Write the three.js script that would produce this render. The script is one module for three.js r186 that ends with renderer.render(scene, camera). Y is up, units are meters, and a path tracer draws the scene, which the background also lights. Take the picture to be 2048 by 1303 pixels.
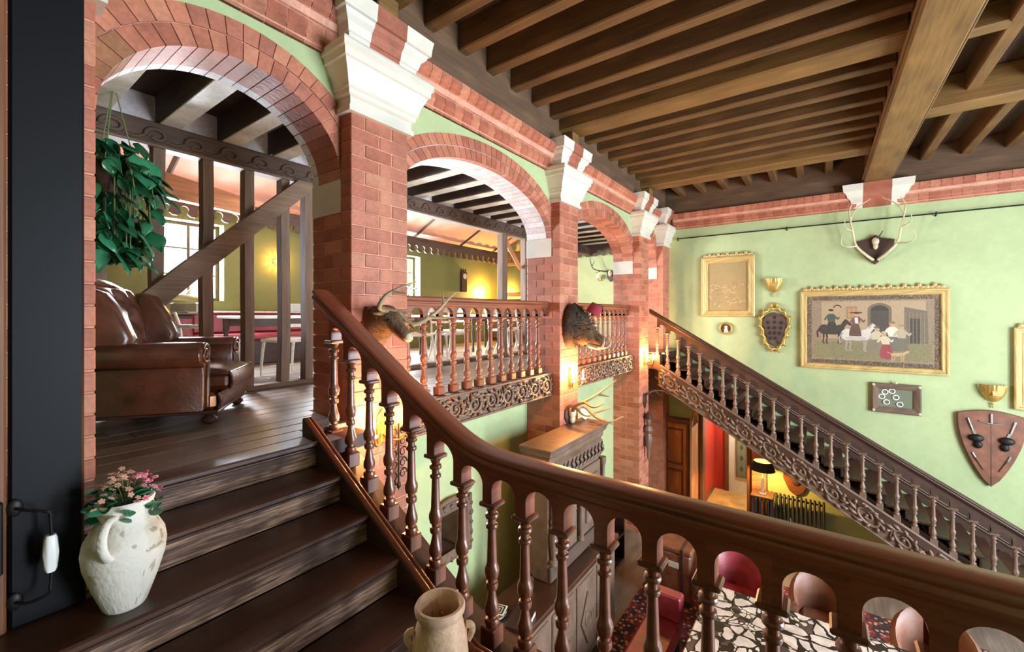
import * as THREE from 'three';
import { mergeGeometries, toCreasedNormals } from 'three/addons/utils/BufferGeometryUtils.js';
import { RectAreaLightUniformsLib } from 'three/addons/lights/RectAreaLightUniformsLib.js';
RectAreaLightUniformsLib.init();

// ---------------------------------------------------------------- camera, sky, daylight, exposure
// Axes: x runs along the arcade towards the far green wall, z into the hall, y up; the lens is the origin.
const scene = new THREE.Scene();
const camera = new THREE.PerspectiveCamera(2 * Math.atan(651.5 / 850) * 180 / Math.PI, 2048 / 1303, 0.05, 80);
camera.position.set(0, 0, 0);
camera.lookAt(850, 0, -616);
camera.setViewOffset(2048, 1303, 0, 25.5, 2048, 1303);
scene.add(camera);
scene.background = new THREE.Color(0xe4eefb);
scene.backgroundIntensity = 2.2;
const renderer = new THREE.WebGLRenderer({ antialias: true });
renderer.toneMapping = THREE.LinearToneMapping;
renderer.toneMappingExposure = 1.0;
renderer.shadowMap.enabled = true;

const GROUND = -4.067, GAL = -0.767, LAND = -1.517, FARX = 9.63, HALLZ = 6.0, BACKX = -2.2, BACKZ = -7.5;
// daylight entering through each window: one area light the size of the opening, in the plane of its glass
function daylight(x, y, z, w, h, dir, intensity, color = 0xe9f2ff) {
  const l = new THREE.RectAreaLight(color, intensity, w, h);
  l.position.set(x, y, z); l.lookAt(x + dir[0], y + dir[1], z + dir[2]);
  l.castShadow = true; scene.add(l); return l;
}
const HALLWIN = [[2.6, 4.2, -3.2, 1.4], [4.9, 6.5, -3.2, 1.4], [7.2, 8.6, -3.2, 0.6]];
for (const [x0, x1, y0, y1] of HALLWIN) daylight((x0 + x1) / 2, (y0 + y1) / 2, HALLZ + 0.12, x1 - x0, y1 - y0, [0, 0, -1], x0 > 7 ? 7 : 42, 0xe2eefc);
const GALWIN = [[1.92, 2.72, 0.19, 1.36], [4.55, 5.4, 0.19, 1.36], [5.85, 6.72, 0.19, 1.3]];
for (const [x0, x1, y0, y1] of GALWIN) daylight((x0 + x1) / 2, (y0 + y1) / 2, BACKZ - 0.3, x1 - x0, y1 - y0, [0, 0, 1], 290, 0xeaf3ff);

// ---------------------------------------------------------------- helpers
const V = (x, y, z) => new THREE.Vector3(x, y, z);
let seed = 7;
const rnd = () => { seed = (seed * 1664525 + 1013904223) >>> 0; return seed / 4294967296; };
const rr = (a, b) => a + (b - a) * rnd();
const used = {};
function numbered(n) { const k = used[n] || 0; used[n] = k + 1; return k ? `${n}_${String(k).padStart(3, '0')}` : n; }
function thing(name, label, category, pos = [0, 0, 0], turn = 0, group) {
  const o = new THREE.Group(); o.name = numbered(name); scene.add(o);
  o.position.set(...pos); o.rotation.y = turn; o.userData = { label, category };
  if (group) o.userData.group = group; return o;
}
function structure(name, label, category) {
  const o = new THREE.Group(); o.name = numbered(name); scene.add(o);
  o.userData = { kind: 'structure', label, category }; return o;
}
function part(name, geo, mat, parent, label) {
  const g = Array.isArray(geo) ? merge(geo) : geo;
  const m = new THREE.Mesh(g, mat); m.name = name; m.castShadow = m.receiveShadow = true;
  if (label) m.userData.label = label;
  parent.add(m); return m;
}
function prep(g) {
  let q = g.index ? g.toNonIndexed() : g;
  for (const k of Object.keys(q.attributes)) if (!['position', 'normal', 'uv'].includes(k)) q.deleteAttribute(k);
  if (!q.attributes.normal) q.computeVertexNormals();
  if (!q.attributes.uv) q.setAttribute('uv', new THREE.BufferAttribute(new Float32Array(q.attributes.position.count * 2), 2));
  q.morphAttributes = {}; return q;
}
function merge(list) { return mergeGeometries(list.map(prep), false); }
// uv in metres, u along the grain axis (0 x, 1 y, 2 z; default the longest side)
function muv(g0, grain) {
  const g = prep(g0), p = g.attributes.position, uv = g.attributes.uv; g.computeBoundingBox();
  const s = g.boundingBox.getSize(V(0, 0, 0)).toArray();
  if (grain === undefined) grain = s.indexOf(Math.max(...s));
  const ou = rnd() * 3, ov = rnd() * 3, a = V(0, 0, 0), b = V(0, 0, 0), c = V(0, 0, 0);
  for (let i = 0; i < p.count; i += 3) {
    a.fromBufferAttribute(p, i); b.fromBufferAttribute(p, i + 1); c.fromBufferAttribute(p, i + 2);
    const n = b.clone().sub(a).cross(c.clone().sub(a)).toArray().map(Math.abs);
    const ax = n.indexOf(Math.max(...n)); let [u, v] = [0, 1, 2].filter(k => k !== ax);
    if (v === grain) [u, v] = [v, u];
    [a, b, c].forEach((q, k) => { const t = q.toArray(); uv.setXY(i + k, t[u] + ou, t[v] + ov); });
  }
  return g;
}
// box with chamfered edges, given by its ranges
function cb(x0, x1, y0, y1, z0, z1, e = 0.004, grain) {
  e = Math.min(e, (x1 - x0) / 3, (y1 - y0) / 3, (z1 - z0) / 3);
  const c = [(x0 + x1) / 2, (y0 + y1) / 2, (z0 + z1) / 2], h = [(x1 - x0) / 2, (y1 - y0) / 2, (z1 - z0) / 2];
  const pos = [];
  const P = (sx, sy, sz, ax) => { const s = [sx, sy, sz]; return s.map((q, k) => c[k] + q * (k === ax ? h[k] : h[k] - e)); };
  const tri = (A, B, C) => {
    const u = [B[0] - A[0], B[1] - A[1], B[2] - A[2]], w = [C[0] - A[0], C[1] - A[1], C[2] - A[2]];
    const n = [u[1] * w[2] - u[2] * w[1], u[2] * w[0] - u[0] * w[2], u[0] * w[1] - u[1] * w[0]];
    const m = [0, 1, 2].map(k => (A[k] + B[k] + C[k]) / 3 - c[k]);
    if (n[0] * m[0] + n[1] * m[1] + n[2] * m[2] < 0) pos.push(...A, ...C, ...B); else pos.push(...A, ...B, ...C);
  };
  const quad = (A, B, C, D) => { tri(A, B, C); tri(A, C, D); };
  const S = [-1, 1];
  for (let ax = 0; ax < 3; ax++) {
    const [u, v] = [0, 1, 2].filter(k => k !== ax);
    for (const s of S) {
      const q = (su, sv) => { const t = [0, 0, 0]; t[ax] = s; t[u] = su; t[v] = sv; return P(...t, ax); };
      quad(q(-1, -1), q(1, -1), q(1, 1), q(-1, 1));
    }
    for (const su of S) for (const sv of S) {       // edges parallel to ax
      const q = (sa, m) => { const t = [0, 0, 0]; t[ax] = sa; t[u] = su; t[v] = sv; return P(...t, m); };
      quad(q(-1, u), q(1, u), q(1, v), q(-1, v));
    }
  }
  for (const a of S) for (const b of S) for (const d of S) tri(P(a, b, d, 0), P(a, b, d, 1), P(a, b, d, 2));
  const g = new THREE.BufferGeometry(); g.setAttribute('position', new THREE.Float32BufferAttribute(pos, 3));
  g.computeVertexNormals(); return muv(g, grain);
}
const bx = (x0, x1, y0, y1, z0, z1, grain) => muv(new THREE.BoxGeometry(x1 - x0, y1 - y0, z1 - z0).translate((x0 + x1) / 2, (y0 + y1) / 2, (z0 + z1) / 2), grain);
// surface through rings of equal length (closed rings), capped
function loft(rings, closed = true, caps = true, crease = 0.6) {
  const n = rings[0].length, pos = [], uv = [], idx = [], cols = closed ? n : n - 1;
  rings.forEach((r, i) => { let d = 0; for (let j = 0; j <= cols; j++) { const q = r[j % n]; if (j) { const o = r[(j - 1) % n]; d += Math.hypot(q[0] - o[0], q[1] - o[1], q[2] - o[2]); } pos.push(...q); const r0 = rings[0][0]; uv.push(Math.hypot(r[0][0] - r0[0], r[0][1] - r0[1], r[0][2] - r0[2]), d); } });
  const W = cols + 1;
  for (let i = 0; i < rings.length - 1; i++) for (let j = 0; j < cols; j++) { const a = i * W + j, b = a + 1, c = a + W, d = c + 1; idx.push(a, c, b, b, c, d); }
  if (caps && closed) for (const [ri, flip] of [[0, 1], [rings.length - 1, 0]]) {
    const r = rings[ri], c = [0, 1, 2].map(k => r.reduce((s, q) => s + q[k], 0) / n), base = pos.length / 3;
    pos.push(...c); uv.push(0, 0); r.forEach(q => { pos.push(...q); uv.push(q[0] + q[2], q[1]); });
    for (let j = 0; j < n; j++) { const a = base + 1 + j, b = base + 1 + (j + 1) % n; flip ? idx.push(base, a, b) : idx.push(base, b, a); }
  }
  const g = new THREE.BufferGeometry(); g.setAttribute('position', new THREE.Float32BufferAttribute(pos, 3)); g.setAttribute('uv', new THREE.Float32BufferAttribute(uv, 2)); g.setIndex(idx);
  // face outwards
  const q = g.toNonIndexed(); let vol = 0; const p = q.attributes.position, a = V(), b = V(), c = V();
  for (let i = 0; i < p.count; i += 3) { a.fromBufferAttribute(p, i); b.fromBufferAttribute(p, i + 1); c.fromBufferAttribute(p, i + 2); vol += a.dot(b.clone().cross(c)); }
  if (vol < 0) { const ix = g.index.array; for (let i = 0; i < ix.length; i += 3) { const t = ix[i]; ix[i] = ix[i + 1]; ix[i + 1] = t; } }
  return prep(toCreasedNormals(g, crease));
}
// tapering tube through points
function tube(pts, radii, seg = 7, smooth = 0, flat) {
  let P = pts.map(p => p.isVector3 ? p : V(...p)), R = Array.isArray(radii) ? radii : P.map(() => radii);
  if (R.length === 2 && P.length > 2) R = P.map((_, i) => R[0] + (R[1] - R[0]) * i / (P.length - 1));
  if (smooth) {
    const c = new THREE.CatmullRomCurve3(P, false, 'centripetal'), n = smooth, np = [], nr = [];
    for (let i = 0; i <= n; i++) { const t = i / n; np.push(c.getPoint(t)); const f = t * (P.length - 1), k = Math.min(P.length - 2, Math.floor(f)); nr.push(R[k] + (R[k + 1] - R[k]) * (f - k)); }
    P = np; R = nr;
  }
  const rings = []; let nrm = null;
  P.forEach((p, i) => {
    const t = P[Math.min(i + 1, P.length - 1)].clone().sub(P[Math.max(i - 1, 0)]).normalize();
    if (!nrm) { nrm = Math.abs(t.y) < 0.9 ? V(0, 1, 0) : V(1, 0, 0); }
    nrm = nrm.clone().sub(t.clone().multiplyScalar(nrm.dot(t))).normalize();
    const b = t.clone().cross(nrm), ring = [];
    for (let k = 0; k < seg; k++) { const a = k / seg * Math.PI * 2; ring.push(p.clone().addScaledVector(nrm, Math.cos(a) * R[i] * (flat || 1)).addScaledVector(b, Math.sin(a) * R[i]).toArray()); }
    rings.push(ring);
  });
  return loft(rings, true, true, 1.2);
}
const lathe = (pts, seg = 20, crease = 0.7) => prep(toCreasedNormals(new THREE.LatheGeometry(pts.map(p => new THREE.Vector2(p[0], p[1])), seg), crease));
function ext(pts, depth, bevel = 0, holes = [], curveSeg = 12) {
  const s = new THREE.Shape(pts.map(p => new THREE.Vector2(p[0], p[1])));
  holes.forEach(h => s.holes.push(new THREE.Path(h.map(p => new THREE.Vector2(p[0], p[1])))));
  return prep(new THREE.ExtrudeGeometry(s, { depth, bevelEnabled: bevel > 0, bevelSize: bevel, bevelThickness: bevel, bevelSegments: 1, bevelOffset: -bevel, curveSegments: curveSeg }));
}
const tr = (g, x, y, z) => g.translate(x, y, z);
const blob = (x, y, z, a, b, c, n = 10) => prep(new THREE.SphereGeometry(1, n, Math.max(6, n * 0.7 | 0)).scale(a, b, c).translate(x, y, z));
// mouldings: footprint rectangles growing by o at height y, in front of a wall (three sided)
function stack(x0, x1, zf, zb, prof, ends = [1, 1]) {
  return loft(prof.map(([y, o]) => [[x0 - o * ends[0], y, zb], [x0 - o * ends[0], y, zf + o], [x1 + o * ends[1], y, zf + o], [x1 + o * ends[1], y, zb]]), true, true, 0.3);
}

// ---------------------------------------------------------------- textures
function hash(x, y, s) { let h = (x * 374761393 + y * 668265263 + s * 974711) | 0; h = (h ^ (h >>> 13)) * 1274126177 | 0; return ((h ^ (h >>> 16)) >>> 0) / 4294967296; }
function vn(x, y, px, py, s) {
  const xi = Math.floor(x), yi = Math.floor(y), fx = x - xi, fy = y - yi, m = (a, n) => ((a % n) + n) % n;
  const u = fx * fx * (3 - 2 * fx), v = fy * fy * (3 - 2 * fy);
  const h = (i, j) => hash(m(xi + i, px), m(yi + j, py), s);
  return (h(0, 0) * (1 - u) + h(1, 0) * u) * (1 - v) + (h(0, 1) * (1 - u) + h(1, 1) * u) * v;
}
function fbm(x, y, px, py, s, o = 4) { let a = 0, w = 0.5, t = 0; for (let i = 0; i < o; i++) { a += w * vn(x, y, px, py, s + i); t += w; w *= 0.5; x *= 2; y *= 2; px *= 2; py *= 2; } return a / t; }
function tex(N, f, color, w = 1, h = 1) {
  const d = new Uint8Array(N * N * 4);
  for (let j = 0; j < N; j++) for (let i = 0; i < N; i++) {
    const q = f(i / N, j / N), k = (j * N + i) * 4;
    if (typeof q === 'number') d[k] = d[k + 1] = d[k + 2] = Math.max(0, Math.min(255, q * 255));
    else for (let c = 0; c < 3; c++) d[k + c] = Math.max(0, Math.min(255, q[c] * 255));
    d[k + 3] = 255;
  }
  const t = new THREE.DataTexture(d, N, N); t.wrapS = t.wrapT = THREE.RepeatWrapping; t.magFilter = THREE.LinearFilter; t.minFilter = THREE.LinearMipmapLinearFilter; t.generateMipmaps = true;
  if (color) t.colorSpace = THREE.SRGBColorSpace; t.repeat.set(1 / w, 1 / h); t.needsUpdate = true; return t;
}
const grainF = (x, y) => { const n = fbm(x * 4, y * 24, 4, 24, 11), m = fbm(x * 3, y * 90, 3, 90, 23, 2), k = fbm(x * 3, y * 5, 3, 5, 31, 3); return 0.62 + 0.22 * n + 0.22 * (m - 0.5) + 0.3 * (k - 0.5); };
const T_grain = tex(512, (x, y) => { const g = grainF(x, y) + 0.12; return [g, g * 0.985, g * 0.96]; }, true, 1.1, 0.45);
const T_grainB = tex(512, grainF, false, 1.1, 0.45);
const T_worn = tex(512, (x, y) => {          // dark stain worn through to pale oak in streaks
  const g = grainF(x, y), n = fbm(x * 5, y * 9, 5, 9, 61, 5), m = fbm(x * 2, y * 3, 2, 3, 71, 3), f = fbm(x * 12, y * 90, 12, 90, 75, 4);
  let t = Math.max(0, Math.min(1, (n * 0.8 + m * 0.5 + (f - 0.5) * 0.65 - 0.46) * 2.4)); t *= 0.9;
  const a = [0.3, 0.19, 0.14], b = [0.8, 0.66, 0.55]; return [0, 1, 2].map(k => (a[k] * (1 - t) + b[k] * t) * (g * 0.7 + 0.45));
}, true, 1.0, 0.5);
const T_spot = tex(512, (x, y) => 0.9 + 0.28 * (fbm(x * 6, y * 6, 6, 6, 41, 5) - 0.5) + 0.14 * (fbm(x * 60, y * 60, 60, 60, 43, 2) - 0.5), true, 0.9, 0.9);
const T_rough = tex(512, (x, y) => fbm(x * 30, y * 30, 30, 30, 47, 4), false, 0.5, 0.5);
const T_plaster = tex(512, (x, y) => 0.93 + 0.12 * (fbm(x * 4, y * 4, 4, 4, 51, 5) - 0.5) + 0.04 * (fbm(x * 40, y * 40, 40, 40, 53, 2) - 0.5), true, 2.5, 2.5);
const T_leather = tex(512, (x, y) => { const n = fbm(x * 5, y * 5, 5, 5, 81, 4), f = fbm(x * 60, y * 60, 60, 60, 83, 2); return 0.85 + 0.35 * (n - 0.5) + 0.12 * (f - 0.5); }, true, 0.5, 0.5);
const T_lime = tex(512, (x, y) => {          // limewashed jar: grey-brown stains and specks
  const n = fbm(x * 4, y * 4, 4, 4, 91, 5), s = fbm(x * 22, y * 22, 22, 22, 93, 3), t = Math.max(0, Math.min(1, (n - 0.6) * 4)) * 0.55 + (s > 0.74 ? 0.4 : 0);
  return [0.9 - 0.42 * t, 0.89 - 0.47 * t, 0.86 - 0.55 * t];
}, true, 1, 1);
const T_fur = tex(512, (x, y) => { const n = fbm(x * 6, y * 6, 6, 6, 101, 3), f = fbm(x * 90, y * 20, 90, 20, 103, 2); return 0.5 + 0.5 * n + 0.5 * (f - 0.5); }, true, 0.3, 0.3);
function voronoi(x, y, n, s) {
  let d1 = 9, d2 = 9, id = 0; const xi = Math.floor(x * n), yi = Math.floor(y * n), m = a => ((a % n) + n) % n;
  for (let j = -1; j <= 1; j++) for (let i = -1; i <= 1; i++) {
    const cx = m(xi + i), cy = m(yi + j), px = xi + i + hash(cx, cy, s), py = yi + j + hash(cx, cy, s + 1), d = Math.hypot(px - x * n, py - y * n);
    if (d < d1) { d2 = d1; d1 = d; id = hash(cx, cy, s + 2); } else if (d < d2) d2 = d;
  } return [d1, d2, id];
}
const T_marble = tex(1024, (x, y) => {       // breccia: pale angular fragments in a dark brown ground
  const wx = x + 0.085 * (fbm(x * 8, y * 8, 8, 8, 111, 3) - 0.5), wy = y + 0.085 * (fbm(x * 8, y * 8, 8, 8, 113, 3) - 0.5);
  const [a, b, id] = voronoi(wx, wy, 6, 5), [a2, b2, id2] = voronoi(wx, wy, 15, 9), e = b - a, e2 = b2 - a2;
  const dark = [0.16, 0.12, 0.11], pale = [0.9, 0.85, 0.8], grey = [0.36, 0.29, 0.27]; let c;
  if (id > 0.45) c = e < 0.1 + 0.12 * fbm(x * 5, y * 5, 5, 5, 119, 2) ? dark : pale; else c = id2 > 0.6 ? (e2 < 0.16 ? dark : pale) : id2 > 0.3 ? grey : dark;
  const v = fbm(x * 12, y * 12, 12, 12, 117, 4); return c.map(q => q * (0.86 + 0.3 * (v - 0.4)));
}, true, 0.95, 0.95);
const T_rug = tex(512, (x, y) => {
  const [a, b, id] = voronoi(x, y, 14, 77), n = fbm(x * 40, y * 40, 40, 40, 79, 2), k = Math.sin(x * 50) * Math.sin(y * 50);
  const c = a < 0.22 ? [0.62, 0.5, 0.38] : id > 0.6 ? [0.16, 0.09, 0.12] : k > 0.5 ? [0.5, 0.22, 0.17] : [0.4, 0.1, 0.1]; return c.map(q => q * (0.75 + 0.5 * n));
}, true, 1.2, 1.2);

// ---------------------------------------------------------------- materials
const std = (color, rough, o = {}) => new THREE.MeshPhysicalMaterial({ color, roughness: rough, ...o });
const wood = (color, rough = 0.5, o = {}) => std(color, rough, { map: T_grain, bumpMap: T_grainB, bumpScale: 0.0012, ...o });
const M = {
  brick: [0xbd7659, 0xb36b50, 0xc48062, 0xab6248, 0xb87057].map(c => std(c, 0.62, { map: T_spot, bumpMap: T_rough, bumpScale: 0.0015 })),
  mortar: std(0xd79c84, 0.85, { map: T_spot }),
  bare: std(0x9b6a4a, 0.9, { map: T_spot, bumpMap: T_rough, bumpScale: 0.004 }),
  white: std(0xdfd8c8, 0.5, { map: T_plaster, bumpMap: T_rough, bumpScale: 0.0008 }),
  whitebrick: [0xeee4e2, 0xe8dcda].map(c => std(c, 0.6, { map: T_spot, bumpMap: T_rough, bumpScale: 0.001 })),
  green: std(0xb4c28e, 0.75, { map: T_plaster, bumpMap: T_rough, bumpScale: 0.0006 }),
  olive: std(0x74743c, 0.75, { map: T_plaster }),
  pink: std(0xcf9a88, 0.8, { map: T_plaster }),
  rail: wood(0x8d4a31, 0.34, { clearcoat: 0.35, clearcoatRoughness: 0.3 }),
  balus: wood(0x7a4731, 0.34, { clearcoat: 0.4, clearcoatRoughness: 0.28 }),
  gbalus: wood(0x8a5138, 0.45),
  carve: std(0x7a6150, 0.45, { map: T_spot }),
  dark: wood(0x4a3023, 0.55),
  beam: wood(0x836032, 0.55), joist: wood(0x74522c, 0.58), board: wood(0x5a4030, 0.7),
  plate: wood(0x6a4f38, 0.7), timber: wood(0x5a463b, 0.75), timberpale: wood(0x76604f, 0.75),
  tread: wood(0x52301f, 0.36, { clearcoat: 0.25, clearcoatRoughness: 0.35 }),
  riser: new THREE.MeshPhysicalMaterial({ color: 0xffffff, map: T_worn, roughness: 0.6, bumpMap: T_grainB, bumpScale: 0.003 }),
  planks: [0x8b7e73, 0x80746a, 0x958677, 0x776b62].map(c => wood(c, 0.34, { clearcoat: 0.4, clearcoatRoughness: 0.25 })),
  black: std(0x0b0b0f, 0.5, { specularIntensity: 0.35 }), door: wood(0x7b4d2c, 0.5),
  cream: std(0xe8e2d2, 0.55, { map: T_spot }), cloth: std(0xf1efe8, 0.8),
  leather: std(0x603826, 0.28, { map: T_leather, bumpMap: T_rough, bumpScale: 0.0012, clearcoat: 0.35, clearcoatRoughness: 0.35 }),
  redleather: std(0xa53a46, 0.4, { map: T_leather, bumpMap: T_rough, bumpScale: 0.001 }),
  brownleather: std(0x8e5a42, 0.45, { map: T_leather }),
  gilt: std(0xd6ac58, 0.38, { metalness: 0.55, map: T_spot, bumpMap: T_rough, bumpScale: 0.002 }),
  giltpale: std(0xd8b877, 0.45, { metalness: 0.25, map: T_spot }),
  brass: std(0xb98a3c, 0.3, { metalness: 0.9 }), iron: std(0x1d1a18, 0.5, { metalness: 0.5 }), steel: std(0xb8b8b5, 0.3, { metalness: 0.9 }),
  bone: std(0xd8c9a8, 0.55, { map: T_spot }), antler: std(0xa08b68, 0.6, { map: T_spot, bumpMap: T_rough, bumpScale: 0.002 }), antlerpale: std(0xcfc59b, 0.55, { map: T_spot }),
  fur: std(0x8a6a4c, 0.95, { map: T_fur, bumpMap: T_fur, bumpScale: 0.006 }), furdark: std(0x5b4d40, 0.95, { map: T_fur, bumpMap: T_fur, bumpScale: 0.006 }),
  lime: new THREE.MeshPhysicalMaterial({ color: 0xf4f0e8, map: T_lime, roughness: 0.75, bumpMap: T_rough, bumpScale: 0.002 }),
  terra: std(0xf2c8a6, 0.8, { map: T_spot, bumpMap: T_rough, bumpScale: 0.0015 }), terrain: std(0xb36a4c, 0.85, { map: T_spot }),
  marble: new THREE.MeshPhysicalMaterial({ color: 0xffffff, map: T_marble, roughness: 0.18 }),
  rug: new THREE.MeshPhysicalMaterial({ color: 0xffffff, map: T_rug, roughness: 0.95 }),
  leaf: [0x1f5a38, 0x2f7550, 0x174a2c].map(c => std(c, 0.3)), stem: std(0x5d6b3a, 0.7),
  petal: [0xd06a78, 0xe09aa0, 0xb98a72].map(c => std(c, 0.7)),
  glass: new THREE.MeshPhysicalMaterial({ color: 0xffffff, transmission: 1, roughness: 0.02, thickness: 0 }),
  red: std(0xb5301f, 0.7, { map: T_plaster }), tile: std(0xc9a25e, 0.5, { map: T_spot }), fez: std(0x86202c, 0.85), porcelain: std(0xf3f2ee, 0.15, { clearcoat: 1 }),
  bulb: new THREE.MeshPhysicalMaterial({ color: 0xfff0d8, emissive: 0xffdca8, emissiveIntensity: 14 }),
  shade: std(0x1b1a1a, 0.8), pine: wood(0xc58352, 0.5), mirror: std(0xdfe6e4, 0.06, { metalness: 1 }),
  radiator: std(0x3a3b38, 0.45, { metalness: 0.4 }), curtain: std(0x6a6f5a, 0.9),
};
// ================================================================ STRUCTURE
const PIERS = [[-0.05, 0.46], [1.777, 2.286], [4.775, 5.275], [7.74, 8.25], [9.19, 9.625]];
const ARCHES = [[0.482, 1.777, 0.55], [2.286, 4.775, 0.57], [5.275, 7.74, 0.57], [8.25, 9.19, 0.57]];
const ZF = -2.7, ZA = -2.834, ZB = -3.21, SPR = 0.98;
const brickCache = {};
function brick(parent, x0, x1, y0, y1, z0, z1, mats = M.brick) {
  const k = [x1 - x0, y1 - y0, z1 - z0].map(v => v.toFixed(3)).join();
  const g = brickCache[k] || (brickCache[k] = cb(0, x1 - x0, 0, y1 - y0, 0, z1 - z0, 0.005, 0));
  const m = part('brick', g, mats[rnd() * mats.length | 0], parent); m.position.set(x0, y0, z0); return m;
}
function pierBricks(Xa, Xb, yb, put) {
  const H = 0.1, gp = 0.007, n = Math.floor((1.44 - yb) / H + 1e-6);
  for (let k = 0; k < n; k++) {
    const y0 = yb + k * H, y1 = y0 + H - gp, low = y0 < 0.735, back = low ? ZB : ZA;
    if (k % 2 === 0) {
      put(Xa, Xa + 0.235, y0, y1, ZF - 0.11, ZF); put(Xa + 0.242, Xb, y0, y1, ZF - 0.06, ZF);
      if (low) { put(Xa, Xa + 0.06, y0, y1, ZF - 0.352, ZF - 0.117); put(Xa, Xa + 0.06, y0, y1, ZB, ZF - 0.359); } else put(Xa, Xa + 0.06, y0, y1, ZA, ZF - 0.117);
    } else {
      put(Xa, Xa + 0.11, y0, y1, Math.max(ZF - 0.235, back), ZF); put(Xa + 0.117, Xa + 0.352, y0, y1, ZF - 0.06, ZF); put(Xa + 0.359, Xb, y0, y1, ZF - 0.06, ZF);
      if (low) put(Xa, Xa + 0.06, y0, y1, ZB, ZF - 0.242);
    }
  }
}
const capital = [[1.43, 0.0], [1.43, 0.035], [1.47, 0.035], [1.475, 0.02], [1.53, 0.022], [1.545, 0.045], [1.575, 0.05], [1.58, 0.06], [1.60, 0.06], [1.61, 0.065], [1.66, 0.078], [1.71, 0.105], [1.74, 0.115], [1.745, 0.13], [1.79, 0.135], [1.80, 0.15], [1.845, 0.15], [1.865, 0.14]];
const upper = [[1.866, 0.02], [1.90, 0.022], [1.915, 0.045], [1.96, 0.05], [1.965, 0.06], [2.02, 0.075], [2.05, 0.105], [2.08, 0.115], [2.085, 0.135], [2.14, 0.14], [2.2, 0.15]];
const pierName = ['at the foot of the black panel by the stair', 'carrying the stag mount beside the stair handrail', 'carrying the boar head above the carved cabinet', 'with small antlers beside the far staircase', 'in the corner against the far green wall'];
PIERS.forEach(([Xa, Xb], i) => {
  const p = structure('brick_pier', `square red brick pier ${pierName[i]}`, 'pier');
  part('pier_core', [bx(Xa + 0.006, Xb - 0.004, GROUND, SPR, ZB + 0.006, ZF - 0.006), bx(Xa + 0.006, Xb - 0.004, SPR, 2.2, ZA - 0.02, ZF - 0.006)], M.mortar, p, 'pale mortar core');
  if (i > 0 && i < 4) pierBricks(Xa, Xb, i === 1 ? -2.96 : -4.06, (...a) => brick(p, ...a));
  else if (i === 0) for (let k = 0; k < 40; k++) { const y0 = -2.56 + k * 0.1, c = k % 2 ? 0.24 : 0.11; brick(p, Xb - c, Xb, y0, y0 + 0.093, ZF - 0.11, ZF); brick(p, Xb - 0.42, Xb - c - 0.007, y0, y0 + 0.093, ZF - 0.06, ZF); }
  else { const L = []; pierBricks(Xa, Xb, -4.06, (x0, x1, y0, y1, z0, z1) => L.push(bx(x0, x1, y0, y1, z0, z1))); part('brick_courses', L, M.brick[0], p).userData.kind = 'stuff'; }
  if (i > 0) part('impost_block', cb(Xa - 0.006, Xa + 0.05, 0.735, SPR, ZB - 0.003, ZA + 0.006, 0.004), M.white, p, 'white painted impost block');
  part('capital', stack(Xa, Xb, ZF, ZA - 0.05, capital), M.white, p, 'white moulded capital');
  const q = part('entablature_block', stack(Xa + 0.12, Xb - 0.12, ZF, ZA - 0.05, upper, [0, 0]), M.brick[3], p, 'moulded brick block over the capital');
  part('painted_end', stack(Xa, Xa + 0.12, ZF, ZA - 0.05, upper, [1, 0]), M.white, q, 'white painted moulding end');
  if (i < 4) part('painted_end', stack(Xb - 0.12, Xb, ZF, ZA - 0.05, upper, [0, 1]), M.white, q, 'white painted moulding end');
});

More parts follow.
